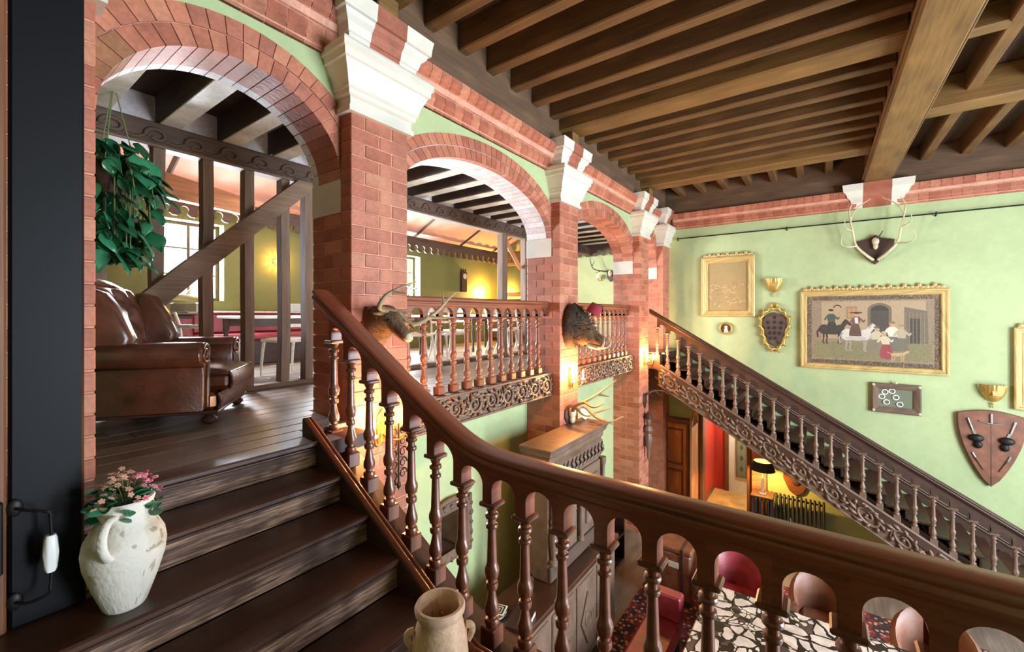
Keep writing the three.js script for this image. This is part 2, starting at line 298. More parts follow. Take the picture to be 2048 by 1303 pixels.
// arcade wall: green spandrels, brick arch rings, moulded brick cornice
const arcade = structure('wall_arcade', 'green plastered arcade wall with red brick arches and moulded brick cornice', 'wall');
const ell = (xc, a, b, o, t) => [xc + (a + o) * Math.cos(t), SPR + (b + o) * Math.sin(t)];
ARCHES.forEach(([xa, xb, b], i) => {
  const xc = (xa + xb) / 2, a = (xb - xa) / 2, RO = 0.225, lo = xa - 0.25, hi = Math.min(xb + 0.25, FARX), arc = [], N = 48;
  for (let k = 0; k <= N; k++) { const q = ell(xc, a, b, RO, Math.PI * k / N); arc.push([Math.min(hi, Math.max(lo, q[0])), q[1]]); }
  part('spandrel', muv(tr(ext([[hi, SPR], [hi, 2.75], [lo, 2.75], [lo, SPR], ...arc.reverse()].reverse(), ZA - ZB - 0.004), 0, 0, ZB + 0.002), 0), M.green, arcade, 'green plaster spandrel');
  const band = [[], []];
  for (let k = 0; k <= N; k++) { const t = Math.PI * k / N; band[0].push(ell(xc, a, b, 0.008, t)); band[1].push(ell(xc, a, b, RO, t)); }
  part('arch_bedding', muv(tr(ext([...band[1], ...band[0].reverse()], ZA - ZB - 0.006), 0, 0, ZB + 0.001), 0), i === 1 ? M.whitebrick[1] : M.mortar, arcade, 'mortar bed behind the arch bricks');
  for (const [o0, o1, w, ring] of [[0, 0.11, 0.078, 0], [0.117, 0.224, 0.086, 1]]) {
    // arc length table on the intrados of the ring
    const L = [0], S = 400; let p = ell(xc, a, b, o0, 0);
    for (let k = 1; k <= S; k++) { const q = ell(xc, a, b, o0, Math.PI * k / S); L.push(L[k - 1] + Math.hypot(q[0] - p[0], q[1] - p[1])); p = q; }
    const n = Math.round(L[S] / w), at = s => { let k = 0; while (k < S - 1 && L[k + 1] < s) k++; return Math.PI * (k + (s - L[k]) / (L[k + 1] - L[k])) / S; };
    for (let k = 0; k < n; k++) {
      const t0 = at(L[S] * k / n + 0.003), t1 = at(L[S] * (k + 1) / n - 0.003), c = [ell(xc, a, b, o0, t0), ell(xc, a, b, o1, t0), ell(xc, a, b, o1, t1), ell(xc, a, b, o0, t1)];
      const cut = ring ? [[ZA - 0.1, ZA + 0.004]] : i === 1 || i === 0 ? [[i ? -2.9 : -3.12, ZA + 0.004], [ZB, i ? -2.906 : -3.126]] : [[-3.02, ZA + 0.004], [ZB, -3.026]];
      cut.forEach(([z0, z1], d) => {
        const g = muv(loft([[...c.map(q => [q[0], q[1], z0])], [...c.map(q => [q[0], q[1], z1])]], true, true, 0.2), 2);
        const bare = i === 0 && !d && t0 > 2.45 && t0 < 2.75;
        part('arch_brick', g, d && i < 2 ? M.whitebrick[k % 2] : bare ? M.bare : M.brick[rnd() * 5 | 0], arcade, bare ? 'chipped bare brick' : d && i < 2 ? 'white soffit brick' : undefined);  // soffit bricks behind the front row of the first two arches are white
      });
    }
  }
});
const corLow = [[0, 1.82], [0.028, 1.82], [0.028, 1.85], [0.04, 1.862], [0.04, 1.885], [0.062, 1.905], [0.062, 1.965], [0, 1.965]];
const corTop = [[0, 1.97], [0.07, 1.97], [0.075, 2.0], [0.1, 2.03], [0.12, 2.04], [0.12, 2.06], [0.15, 2.085], [0.15, 2.135], [0, 2.135]];
const corG = {}; const corGeo = (p, n, L) => corG[n + L] || (corG[n + L] = muv(ext(p, L), 2));
function corniceRun(parent, x0, x1, place) {
  [[corLow, 'l', 0], [corTop, 't', 0.5]].forEach(([p, n, sh]) => {
    const cnt = Math.round((x1 - x0) / 0.125), w = (x1 - x0) / cnt, L = +(w - 0.005).toFixed(3);
    for (let k = 0; k < cnt; k++) { const m = part('moulded_brick', corGeo(p, n, L), M.brick[rnd() * 5 | 0], parent); place(m, x0 + k * w); }
  });
  part('cornice_bed', ext([[0, 1.82], [0.024, 1.82], [0.036, 1.885], [0.058, 1.905], [0.058, 1.965], [0.066, 1.97], [0.1, 2.035], [0.14, 2.09], [0.14, 2.13], [0, 2.13]], x1 - x0), M.mortar, parent);
}
for (const [x0, x1] of [[0.48, 1.76], [2.3, 4.76], [5.29, 7.73], [8.26, 9.18]]) {
  corniceRun(arcade, x0, x1, (m, x) => { m.rotation.y = Math.PI / 2; m.position.set(x, 0, ZA); m.scale.x = -1; m.scale.x = 1; m.rotation.y = -Math.PI / 2; m.position.x = x + 0.12; });
  const bed = arcade.children[arcade.children.length - 1]; bed.rotation.y = -Math.PI / 2; bed.position.set(x1, 0, ZA);
}
part('wall_plate', cb(BACKX, FARX, 2.135, 2.72, ZB, -2.76, 0.004), M.plate, arcade, 'brown timber plate above the cornice');

// walls closing the hall and the gallery room
const farWall = structure('wall_far', 'tall green plastered hall wall hung with pictures above the staircase', 'wall');
part('plaster', muv(tr(ext([[-HALLZ, GROUND], [-HALLZ, 2.75], [7.9, 2.75], [7.9, GROUND], [2.0, GROUND], [2.0, -2.15], [1.17, -2.15], [1.17, GROUND]].reverse(), 0.2), 0, 0, 0).rotateY(Math.PI / 2).translate(FARX, 0, 0), 2), M.green, farWall);
const farTrim = structure('trim_1', 'moulded brick cornice and hanging rod along the far wall', 'cornice');
corniceRun(farTrim, -2.6, 0.52, (m, z) => { m.rotation.y = Math.PI; m.position.set(FARX, 0, z + 0.12); });
{ const b = farTrim.children[farTrim.children.length - 1]; b.rotation.y = Math.PI; b.position.set(FARX, 0, 0.52); }
corniceRun(farTrim, 1.06, 5.98, (m, z) => { m.rotation.y = Math.PI; m.position.set(FARX, 0, z + 0.12); });
{ const b = farTrim.children[farTrim.children.length - 1]; b.rotation.y = Math.PI; b.position.set(FARX, 0, 5.98); }
part('wall_plate', cb(FARX - 0.06, FARX, 2.135, 2.72, -2.76, HALLZ, 0.004), M.plate, farTrim, 'dark timber plate above the cornice');
{ // corbel carrying the main beam
  const c = [[1.84, 0.015], [1.9, 0.02], [1.93, 0.06], [1.98, 0.07], [2.02, 0.11], [2.08, 0.13], [2.12, 0.17], [2.235, 0.18]];
  const mk = (z0, z1, ends) => stack(z0, z1, 0, -0.06, c, ends).rotateY(-Math.PI / 2).translate(FARX - 0.02, 0, 0);
  part('corbel', mk(0.6, 0.975, [0, 0]), M.brick[3], farTrim, 'brick corbel under the main beam');
  for (const [z0, z1, e] of [[0.5, 0.6, [1, 0]], [0.975, 1.08, [0, 1]]]) part('painted_end', mk(z0, z1, e), M.white, farTrim, 'white painted corbel end');
}
part('picture_rail_rod', [tube([[FARX - 0.06, 1.61, -2.5], [FARX - 0.06, 1.61, 5.9]], 0.011, 8), ...[-2.5, -0.51, 1.52, 3.5].map(z => tube([[FARX, 1.58, z], [FARX - 0.06, 1.6, z], [FARX - 0.06, 1.64, z]], 0.012, 6))], M.iron, farTrim, 'thin dark picture hanging rod');

const sideWall = structure('wall_hall_windows', 'green hall wall with three tall windows opposite the arcade', 'wall');
const hole = ([x0, x1, y0, y1]) => [[x0, y0], [x1, y0], [x1, y1], [x0, y1]];
part('plaster', muv(tr(ext([[BACKX, GROUND], [FARX, GROUND], [FARX, 2.75], [BACKX, 2.75]], 0.25, 0, HALLWIN.map(hole)), 0, 0, HALLZ), 0), M.green, sideWall);
const backWall = structure('wall_gallery_back', 'olive green gallery back wall pierced by deep set windows', 'wall');
part('plaster', muv(tr(ext([[BACKX, GAL - 0.1], [FARX, GAL - 0.1], [FARX, 3.2], [BACKX, 3.2]], 0.4, 0, GALWIN.map(hole)), 0, 0, BACKZ - 0.4), 0), M.olive, backWall);
const endWall = structure('wall_behind', 'green wall behind the stair landing', 'wall');
part('plaster', muv(bx(BACKX - 0.2, BACKX, GROUND, 3.2, BACKZ - 0.4, HALLZ + 0.25), 2), M.green, endWall);
const addedLandWall = structure('wall_landing_added', 'unseen green wall added for shade and to close the stair landing', 'wall');
part('plaster', muv(bx(BACKX, 0.9, GROUND, 2.72, 0.8, 1.0), 0), M.green, addedLandWall);  // unseen wall, first added to shade the steps, kept to close the landing
const lowWall = structure('wall_under_gallery', 'pale green ground floor wall between the brick piers under the gallery', 'wall');
part('plaster', muv(bx(BACKX, 8.26, GROUND, GAL - 0.31, ZB - 0.2, ZB - 0.0), 0), M.green, lowWall);
part('recess_wall', muv(bx(8.2, FARX, GROUND, GAL - 0.31, -3.4, -3.3), 0), M.green, lowWall, 'green recess wall under the stair head');

let winNo = 0;
function windowFrame(x0, x1, y0, y1, z, cols, rows, mat) {
  const w = structure('window_' + (++winNo), `${mat === M.white ? 'white' : 'dark'} framed window number ${['one', 'two', 'three', 'four', 'five', 'six'][winNo - 1]} of the room`, 'window');
  const f = 0.05; part('frame', [cb(x0, x0 + f, y0, y1, z - 0.03, z + 0.03), cb(x1 - f, x1, y0, y1, z - 0.03, z + 0.03), cb(x0 + f, x1 - f, y0, y0 + f, z - 0.03, z + 0.03), cb(x0 + f, x1 - f, y1 - f, y1, z - 0.03, z + 0.03)], mat, w);
  for (let i = 1; i < cols; i++) { const x = x0 + (x1 - x0) * i / cols; part('mullion', cb(x - 0.022, x + 0.022, y0 + f, y1 - f, z - 0.025, z + 0.025), mat, w); }
  for (let j = 1; j < rows; j++) { const y = y0 + (y1 - y0) * j / rows; part('glazing_bar', cb(x0 + f, x1 - f, y - 0.012, y + 0.012, z - 0.02, z + 0.02), mat, w); }
  for (let i = 0; i < cols; i++) for (let j = 0; j < rows; j++) part('pane', new THREE.PlaneGeometry((x1 - x0) / cols - 0.04, (y1 - y0) / rows - 0.03).translate(x0 + (x1 - x0) * (i + 0.5) / cols, y0 + (y1 - y0) * (j + 0.5) / rows, z), M.glass, w);
  return w;
}
GALWIN.forEach(([a, b, c, d], i) => { windowFrame(a, b, c, d, BACKZ - 0.22, 2, 3, M.timber).userData.label = ['small paned gallery window behind the slanting timber brace', 'small paned gallery window hidden behind the stag pier', 'small paned gallery window with trailing plants on its sill'][i]; });
HALLWIN.forEach(([a, b, c, d], i) => { windowFrame(a, b, c, d, HALLZ + 0.05, 2, 4, M.white).userData.label = ['tall white hall window opposite the gap between the first piers', 'tall white hall window opposite the boar pier', 'tall white hall window nearest the far wall'][i]; });

// ---------------------------------------------------------------- floors
const groundFloor = structure('floor', 'dark timber ground floor of the hall', 'floor');
part('boards', muv(bx(BACKX, 12.4, GROUND - 0.15, GROUND, ZB - 0.4, HALLZ + 0.2), 0), M.planks[1], groundFloor);
const galFloor = structure('floor_gallery', 'polished dark plank floor of the upper gallery', 'floor');
part('floor_slab', [bx(BACKX, 8.26, GAL - 0.3, GAL - 0.03, BACKZ, ZB + 0.36), bx(8.2, FARX, GAL - 0.3, GAL - 0.03, BACKZ, -2.47), bx(-0.3, 1.76, GAL - 0.12, GAL - 0.03, ZB, -2.47)], M.dark, galFloor);
for (let r = 0; ; r++) {
  const z1 = -2.44 - r * 0.165, z0 = z1 - 0.161; if (z0 < BACKZ) break;
  const runs = z1 > -2.85 ? [[0.35, z1 < -2.7 ? 1.775 : 1.44], [8.42, FARX]] : z1 > ZB ? [[0.465, 1.775], [2.29, 4.77], [5.28, 7.735], [8.26, FARX]] : [[-2.2, FARX]];
  for (const [a, b] of runs) { let x = a; while (x < b - 0.01) { let e = b - x > 3.4 ? x + rr(1.9, 3.1) : b; const g = cb(x, e - 0.003, GAL - 0.03, GAL + (rnd() - 0.5) * 0.002, z0, z1, 0.004, 0); part('floor_plank', g, M.planks[rnd() * 4 | 0], galFloor); x = e; } }
}

part('floor_plank', cb(1.443, 1.775, GAL - 0.03, GAL, -2.767, -2.695, 0.004, 0), M.planks[0], galFloor);
// ---------------------------------------------------------------- hall ceiling
const ceil = structure('ceiling', 'dark timber hall ceiling of joists between heavy beams', 'ceiling');
part('ceiling_boards', muv(bx(BACKX, FARX + 0.2, 2.72, 2.85, ZB, HALLZ + 0.25), 0), M.board, ceil, 'dark brown ceiling boards');
const main = part('main_beam', muv(ext([[0.6, 2.27], [0.62, 2.24], [0.955, 2.24], [0.975, 2.27], [0.975, 2.3], [0.955, 2.31], [0.955, 2.72], [0.62, 2.72], [0.62, 2.31], [0.6, 2.3]], FARX - BACKX).rotateY(-Math.PI / 2).translate(FARX, 0, 0), 0), M.beam, ceil, 'heavy tan main beam');
for (const z of [0.59, 0.985]) part('bead', tube([[BACKX, 2.285, z], [FARX, 2.285, z]], 0.014, 8), M.joist, main);
for (const [a, b] of [[1.85, 2.2], [4.86, 5.2], [7.94, 8.29]]) {
  const c = part('cross_beam', cb(a, b, 2.37, 2.72, -2.8, 0.62, 0.02, 2), M.beam, ceil, 'deep cross beam resting over a pier');
  part('post_stub', cb(a + 0.08, b - 0.08, 2.2, 2.37, -2.76, -2.6, 0.01), M.beam, c);
}
for (const x of [-1.5, -1.08, -0.66, -0.24, 0.18, 0.6, 1.02, 1.44, 2.52, 2.94, 3.36, 3.78, 4.2, 4.62, 5.6, 6.02, 6.44, 6.86, 7.28, 7.68])
  part('joist', cb(x, x + 0.125, 2.47, 2.73, -2.8, 0.62, 0.012, 2), M.joist, ceil);
for (let z = -2.45; z < 0.4; z += 0.42) part('short_joist', cb(8.28, FARX, 2.52, 2.73, z, z + 0.11, 0.012, 0), M.joist, ceil);
for (const [a, b, y] of [[6.85, 7.15, 2.36], [3.9, 4.2, 2.36], [5.45, 5.6, 2.5]]) part('cross_beam', cb(a, b, y, 2.73, 0.95, HALLZ, 0.02, 2), M.beam, ceil);
for (let z = 1.32; z < 5.7; z += 0.47) for (const [a, b] of [[4.19, 6.87], [7.13, FARX], [BACKX, 3.92]]) part('joist', cb(a, b, 2.5, 2.73, z, z + 0.12, 0.012, 0), M.joist, ceil);

// ---------------------------------------------------------------- gallery ceiling and timber frame
const gceil = structure('ceiling_gallery', 'gallery ceiling of dark joists with soffits coloured cream for window light and a pink sloping roof', 'ceiling');
part('deck', muv(bx(BACKX, FARX, 1.86, 1.95, -4.72, ZB), 0), M.board, gceil);
const JX = []; for (let x = -1.9; x < 9.4; x += 0.46) JX.push(x + 0.3);
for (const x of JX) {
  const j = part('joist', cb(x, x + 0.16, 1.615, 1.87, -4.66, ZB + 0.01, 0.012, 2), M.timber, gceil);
  part('lit_soffit', cb(x + 0.004, x + 0.156, 1.602, 1.615, -4.6, ZB + 0.005, 0.004, 2), M.cream, j, 'joist underside with window light put in its cream colour');  // window light on the dark joist undersides is put into this cream colour
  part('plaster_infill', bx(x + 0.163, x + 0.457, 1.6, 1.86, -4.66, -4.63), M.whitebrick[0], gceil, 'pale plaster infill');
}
part('sloping_roof', muv(loft([[[BACKX, 1.6, BACKZ - 0.05], [BACKX, 3.05, -4.6], [BACKX, 3.2, -4.6], [BACKX, 1.75, BACKZ - 0.05]], [[FARX, 1.6, BACKZ - 0.05], [FARX, 3.05, -4.6], [FARX, 3.2, -4.6], [FARX, 1.75, BACKZ - 0.05]]], true, true, 0.2), 0), M.pink, gceil, 'pink painted sloping roof');
part('roof_back', muv(bx(BACKX, FARX, 1.86, 3.25, -4.72, -4.67), 0), M.board, gceil);
for (const x of [0.4, 1.9, 3.4, 4.9, 6.4, 7.9, 9.2]) part('rafter', tube([[x, 1.62, BACKZ], [x, 3.03, -4.65]], 0.035, 4), M.timber, gceil);
// scalloped valance board: keyhole cuts along the lower edge
function valanceShape(L, per, yb, yt) {
  const n = Math.round(L / per), w = L / n, p = [[0, yt]]; p.push([0, yb]);
  for (let i = 0; i < n; i++) { const c = (i + 0.5) * w, r = w * 0.27; p.push([i * w + w * 0.12, yb - 0.0]); p.push([i * w + w * 0.3, yb + w * 0.14]); for (let k = 0; k <= 10; k++) { const a = Math.PI * 1.25 - k / 10 * Math.PI * 1.5; p.push([c + r * Math.cos(a), yb + w * 0.42 + r * Math.sin(a)]); } p.push([i * w + w * 0.7, yb + w * 0.14]); p.push([i * w + w * 0.88, yb]); }
  p.push([L, yb], [L, yt]); return p.reverse();
}
part('scalloped_valance', muv(tr(ext(valanceShape(FARX - BACKX, 0.21, 1.36, 1.68), 0.03), BACKX, 0, BACKZ + 0.25), 0), M.timber, gceil, 'dark scalloped valance along the back wall');
part('scalloped_valance', muv(ext(valanceShape(4.2, 0.21, 1.36, 1.68), 0.03).rotateY(Math.PI / 2).translate(FARX - 0.25, 0, -3.3), 2), M.timber, gceil, 'dark scalloped valance along the end wall');
part('tie_board', muv(loft([[[0.3, 1.42, -6.1], [0.3, 1.8, -6.1], [0.3, 1.8, -6.2], [0.3, 1.42, -6.2]], [[2.75, 1.37, -6.5], [2.75, 1.6, -6.5], [2.75, 1.6, -6.6], [2.75, 1.37, -6.6]]], true, true, 0.2), 0), M.pine, gceil, 'orange brown tie board');

const frame = structure('timber_screen', 'old grey timber screen of posts under a wave carved beam in the gallery', 'screen');
part('sill', cb(-1.2, 9.6, GAL, GAL + 0.05, -4.66, -4.52, 0.008), M.timberpale, frame);
const cbm = part('carved_beam', cb(-1.6, FARX, 1.42, 1.6, -4.66, -4.5, 0.01, 0), M.timber, frame, 'beam carved with running waves');
{ const L = []; for (let i = 0; i < 40; i++) { const x = -1.4 + i * 0.275, pts = []; for (let k = 0; k <= 16; k++) { const a = Math.PI * (1.1 - k / 16 * 1.9), r = 0.06 * (1 - k / 16 * 0.45); pts.push(V(x + 0.06 + r * 1.25 * Math.cos(a), 1.485 + r * Math.sin(a), -4.497)); } L.push(tube(pts, [0.02, 0.016], 6)); L.push(tube([V(x - 0.16, 1.455, -4.5), V(x - 0.08, 1.44, -4.497), V(x - 0.015, 1.47, -4.497)], 0.014, 6, 6)); } part('wave_carving', L, M.timber, cbm); }
part('lower_moulding', cb(-1.6, FARX, 1.395, 1.42, -4.64, -4.5, 0.006, 0), M.timberpale, cbm);
[0.8, 1.156, 1.515, 1.868, 2.215, 2.47, 6.03, 6.75].forEach((x, i) => part('post', loft([0, 1, 2, 3, 4].map(k => { const y = GAL + 0.05 + (1.395 - GAL - 0.05) * k / 4, o = (rnd() - 0.5) * 0.016, w = i > 5 ? 0.075 : 0.042; return [[x - w + o, y, -4.64], [x - w + o, y, -4.53], [x + w + o, y, -4.53], [x + w + o, y, -4.64]]; }), true, true, 0.3), M.timberpale, frame));
part('brace', muv(loft([[[0.15, GAL + 0.05, -4.52], [0.42, GAL + 0.05, -4.52], [0.42, GAL + 0.05, -4.42], [0.15, GAL + 0.05, -4.42]], [[1.3, 0.43, -4.52], [1.5, 0.4, -4.52], [1.5, 0.4, -4.42], [1.3, 0.43, -4.42]], [[2.3, 1.4, -4.52], [2.52, 1.4, -4.52], [2.52, 1.4, -4.42], [2.3, 1.4, -4.42]]], true, true, 0.2)), M.timberpale, frame, 'slanting pale timber brace');
// knee and arch braces on the tall posts
part('knee_brace', tube([[6.1, 1.4, -4.62], [6.65, 0.85, -4.62]], 0.05, 4), M.pine, frame);
{ const pts = [], q = []; for (let k = 0; k <= 12; k++) { const a = Math.PI - k / 12 * Math.PI * 0.5; pts.push([6.8 + 0.95 + 0.95 * Math.cos(a), 0.6 + 0.82 * Math.sin(a)]); q.push([6.8 + 1.0 + 0.83 * Math.cos(a), 0.58 + 0.7 * Math.sin(a)]); } part('arch_brace', muv(tr(ext([...pts, ...q.reverse()].reverse(), 0.1), 0, 0, -4.63)), M.timberpale, frame, 'curved arch brace'); part('brace_foot', muv(tr(ext([[6.8, 0.35], [6.9, 0.5], [6.93, 0.62], [7.0, 0.66], [7.0, 0.8], [6.8, 0.9]], 0.1), 0, 0, -4.63)), M.timberpale, frame); }
// ================================================================ STAIRS AND BALUSTRADES
const NOS0 = -2.438, GO = 0.25, RI = 0.15;
const nosY = z => GAL - 0.6 * (z - NOS0);            // nosing line, z in scene axes
const stair = structure('stair_near', 'worn dark oak steps rising through the first arch', 'stairs');
for (let k = 0; k < 5; k++) {
  const z1 = NOS0 + k * GO, y = GAL - k * RI, xl = k < 2 ? 0.35 : -0.6;
  if (k) part('tread', cb(xl, 1.4, y - 0.032, y, z1 - GO - 0.02, z1, 0.008, 0), M.tread, stair);
  else part('tread', cb(xl, 1.4, y - 0.032, y + 0.001, z1 - 0.1, z1, 0.008, 0), M.tread, stair);
  part('riser', cb(xl, 1.4, y - RI, y - 0.032, z1 - 0.05, z1 - 0.022, 0.002, 0), M.riser, stair, 'worn pale riser');
  part('scotia', cb(xl, 1.4, y - 0.048, y - 0.032, z1 - 0.03, z1 - 0.01, 0.005, 0), M.tread, stair);
}
part('landing', cb(-1.6, 1.42, LAND - 0.04, LAND, NOS0 + 4 * GO - 0.03, 0.8, 0.004, 2), M.tread, stair, 'dark landing boards');
part('carriage', loft([[[-0.6, GAL - 0.2, -2.7], [-0.6, LAND - 0.05, -1.4], [-0.6, LAND - 0.3, -1.4], [-0.6, GAL - 0.5, -2.7]], [[1.4, GAL - 0.2, -2.7], [1.4, LAND - 0.05, -1.4], [1.4, LAND - 0.3, -1.4], [1.4, GAL - 0.5, -2.7]]], true, true, 0.2), M.dark, stair);
part('inner_string', muv(tr(ext([[-2.62, nosY(-2.62) + 0.0], [-1.36, nosY(-1.36)], [-1.2, LAND + 0.04], [0.8, LAND + 0.04], [0.8, LAND - 0.3], [-1.2, LAND - 0.3], [-2.62, nosY(-2.62) - 0.45]].reverse().map(p => [-p[0], p[1]]), 0.05, 0.004).rotateY(Math.PI / 2), 1.385, 0, 0), 2), M.dark, stair, 'moulded inner string board');
part('string_moulding', [tube([[1.4, nosY(-2.6) + 0.004, -2.6], [1.4, nosY(-1.36) + 0.004, -1.36], [1.4, LAND + 0.05, -1.22], [1.4, LAND + 0.05, 0.8]], 0.016, 8), tube([[1.437, nosY(-2.6) - 0.008, -2.6], [1.437, nosY(-1.36) - 0.008, -1.36], [1.437, LAND + 0.04, -1.22], [1.437, LAND + 0.04, 0.8]], 0.012, 8)], M.rail, stair);

const balProf = [[0, 0], [.030, 0], [.034, .012], [.034, .022], [.030, .034], [.020, .038], [.020, .052], [.030, .056], [.034, .075], [.033, .092], [.026, .115], [.017, .158], [.017, .172], [.027, .176], [.030, .19], [.027, .206], [.020, .21], [.020, .226], [.029, .23], [.0345, .255], [.034, .275], [.027, .292], [.0245, .3], [.0245, .306], [.0235, .312], [.019, .468], [.027, .472], [.029, .481], [.027, .49], [.019, .494], [.019, .516], [.030, .522], [.032, .532], [.029, .541], [.02, .546], [.024, .562], [.034, .58], [0, .58]];
function balusterGeo(len, plinth, seg = 14) {
  const s = len / 0.58;
  return merge([lathe(balProf.map(([r, y]) => [r * 1.05, plinth + y * s]), seg, 0.55), cb(-0.042, 0.042, 0, plinth, -0.042, 0.042, 0.006, 1), cb(-0.047, 0.047, plinth + len, plinth + len + 0.022, -0.047, 0.047, 0.006, 0)]);
}
const balNear = balusterGeo(0.58, 0.09, 18), balGal = balusterGeo(0.63, 0.075, 12), balFar = balusterGeo(0.58, 0.09, 9);
const railHalf = [[0.038, -0.09], [0.05, -0.086], [0.056, -0.076], [0.056, -0.068], [0.066, -0.063], [0.068, -0.053], [0.06, -0.045], [0.057, -0.038], [0.064, -0.03], [0.066, -0.019], [0.06, -0.008], [0.045, -0.002]];
const railProf = [...railHalf.map(([x, y]) => [-x, y]), [0, 0], ...railHalf.slice().reverse()];
// s runs along the balustrade, map(s, across, y) gives the point
function balustrade(root, { s0, s1, first, step, count, top, map, bal, balMat, railMat, drop, apex = 0.112, steps = 60, bay0, bay1, plinthTotal, turnAxis = 0, thick = 0.026 }) {
  const rings = [];
  for (let i = 0; i <= steps; i++) { const s = s0 + (s1 - s0) * i / steps; rings.push(railProf.map(([a, y]) => map(s, a, top(s) + y))); }
  part('handrail', loft(rings, true, true, 0.7), railMat, root, 'moulded handrail');
  const pieces = [], r = Math.abs(step) / 2 - 0.028, sg = Math.sign(step);
  for (let i = bay0; i < bay1; i++) {
    const a = first + i * step, b = a + step, m = (a + b) / 2, sp = s => top(s) * 0.55 + top(m) * 0.45 - apex - r * 0.95, P = [];
    P.push([a, top(a) - 0.07], [a, top(a) - drop], [a + sg * 0.028, top(a) - drop]);
    for (let k = 0; k <= 14; k++) { const t = Math.PI - k / 14 * Math.PI; const s = m + sg * r * Math.cos(t); P.push([s, sp(s) + r * 0.95 * Math.sin(t)]); }
    P.push([b - sg * 0.028, top(b) - drop], [b, top(b) - drop], [b, top(b) - 0.07], [m, top(m) - 0.07]);
    const tri = THREE.ShapeUtils.triangulateShape(P.map(p => new THREE.Vector2(p[0], p[1])), []);
    for (const side of [-thick, thick]) { const pos = []; tri.forEach(t => { const q = t.map(k => map(P[k][0], side, P[k][1])); pos.push(...q[0], ...q[1], ...q[2]); }); const g = new THREE.BufferGeometry(); g.setAttribute('position', new THREE.Float32BufferAttribute(pos, 3)); g.computeVertexNormals(); pieces.push(muv(g, 2)); }
    const ed = P.slice(2, 18), pos = [];
    for (let k = 0; k < ed.length - 1; k++) { const A = map(ed[k][0], -thick, ed[k][1]), B = map(ed[k][0], thick, ed[k][1]), C = map(ed[k + 1][0], thick, ed[k + 1][1]), D = map(ed[k + 1][0], -thick, ed[k + 1][1]); pos.push(...A, ...B, ...C, ...A, ...C, ...D); }
    const g = new THREE.BufferGeometry(); g.setAttribute('position', new THREE.Float32BufferAttribute(pos, 3)); g.computeVertexNormals(); pieces.push(muv(g, 2));
  }
  part('arcaded_board', pieces, railMat, root, 'board cut into small round arches');
  for (let i = 0; i < count; i++) { const s = first + i * step, q = map(s, 0, top(s) - drop - plinthTotal); const m = part('baluster', bal, balMat, root); m.position.set(...q); if (turnAxis) m.rotation.y = turnAxis; }
}
// near stair: pitched rail easing into the level landing rail (p = distance towards the arcade)
const XR = 1.62, pitch = p => 0.0115 + 0.6 * (p - 2.567), railNear = p => 0.5 * (pitch(p) - 0.684 + Math.sqrt((pitch(p) + 0.684) ** 2 + 0.008));
const nearB = thing('stair_balustrade', 'polished red brown balustrade in the foreground with turned balusters beside the stone jars', 'balustrade');
balustrade(nearB, { s0: 2.82, s1: -0.79, first: 2.66, step: -0.195, count: 18, thick: 0.038, top: railNear, map: (s, a, y) => [XR + a, y, -s], bal: balNear, balMat: M.balus, railMat: M.rail, drop: 0.25, bay0: 0, bay1: 17, steps: 110, plinthTotal: 0.692 });
part('outer_string', muv(loft([...Array(33)].map((_, i) => { const p = 2.69 - i * 0.1085, y = railNear(p) - 0.942; return [[1.44, y, -p], [1.73, y, -p], [1.73, y - 0.36, -p], [1.44, y - 0.36, -p]]; }), true, true, 0.4), 2), M.dark, nearB, 'dark string under the balusters');
// gallery balustrades between the piers
const ZR = -2.92;
const galTop = () => 0.155;
[[2.286, 4.775, 'between the stag pier and the boar pier'], [5.275, 7.74, 'between the boar pier and the third pier']].forEach(([a, b, w]) => {
  const t = thing('gallery_balustrade', `brown gallery balustrade with carved scroll fascia ${w}`, 'balustrade', [0, 0, 0], 0);
  const n = 12, step = (b - a) / (n + 0.9), first = a + step * 0.95;
  balustrade(t, { s0: a, s1: b, first, step, count: n, top: galTop, map: (s, q, y) => [s, y, ZR + q * 0.8], bal: balGal, balMat: M.gbalus, railMat: M.gbalus, drop: 0.195, apex: 0.1, bay0: -1, bay1: n, steps: 2, plinthTotal: 0.727 });
  carvedBand(t, b - a, 0.3, (s, u, d) => V(a + s, -0.92 + u, -2.835 + d));
});
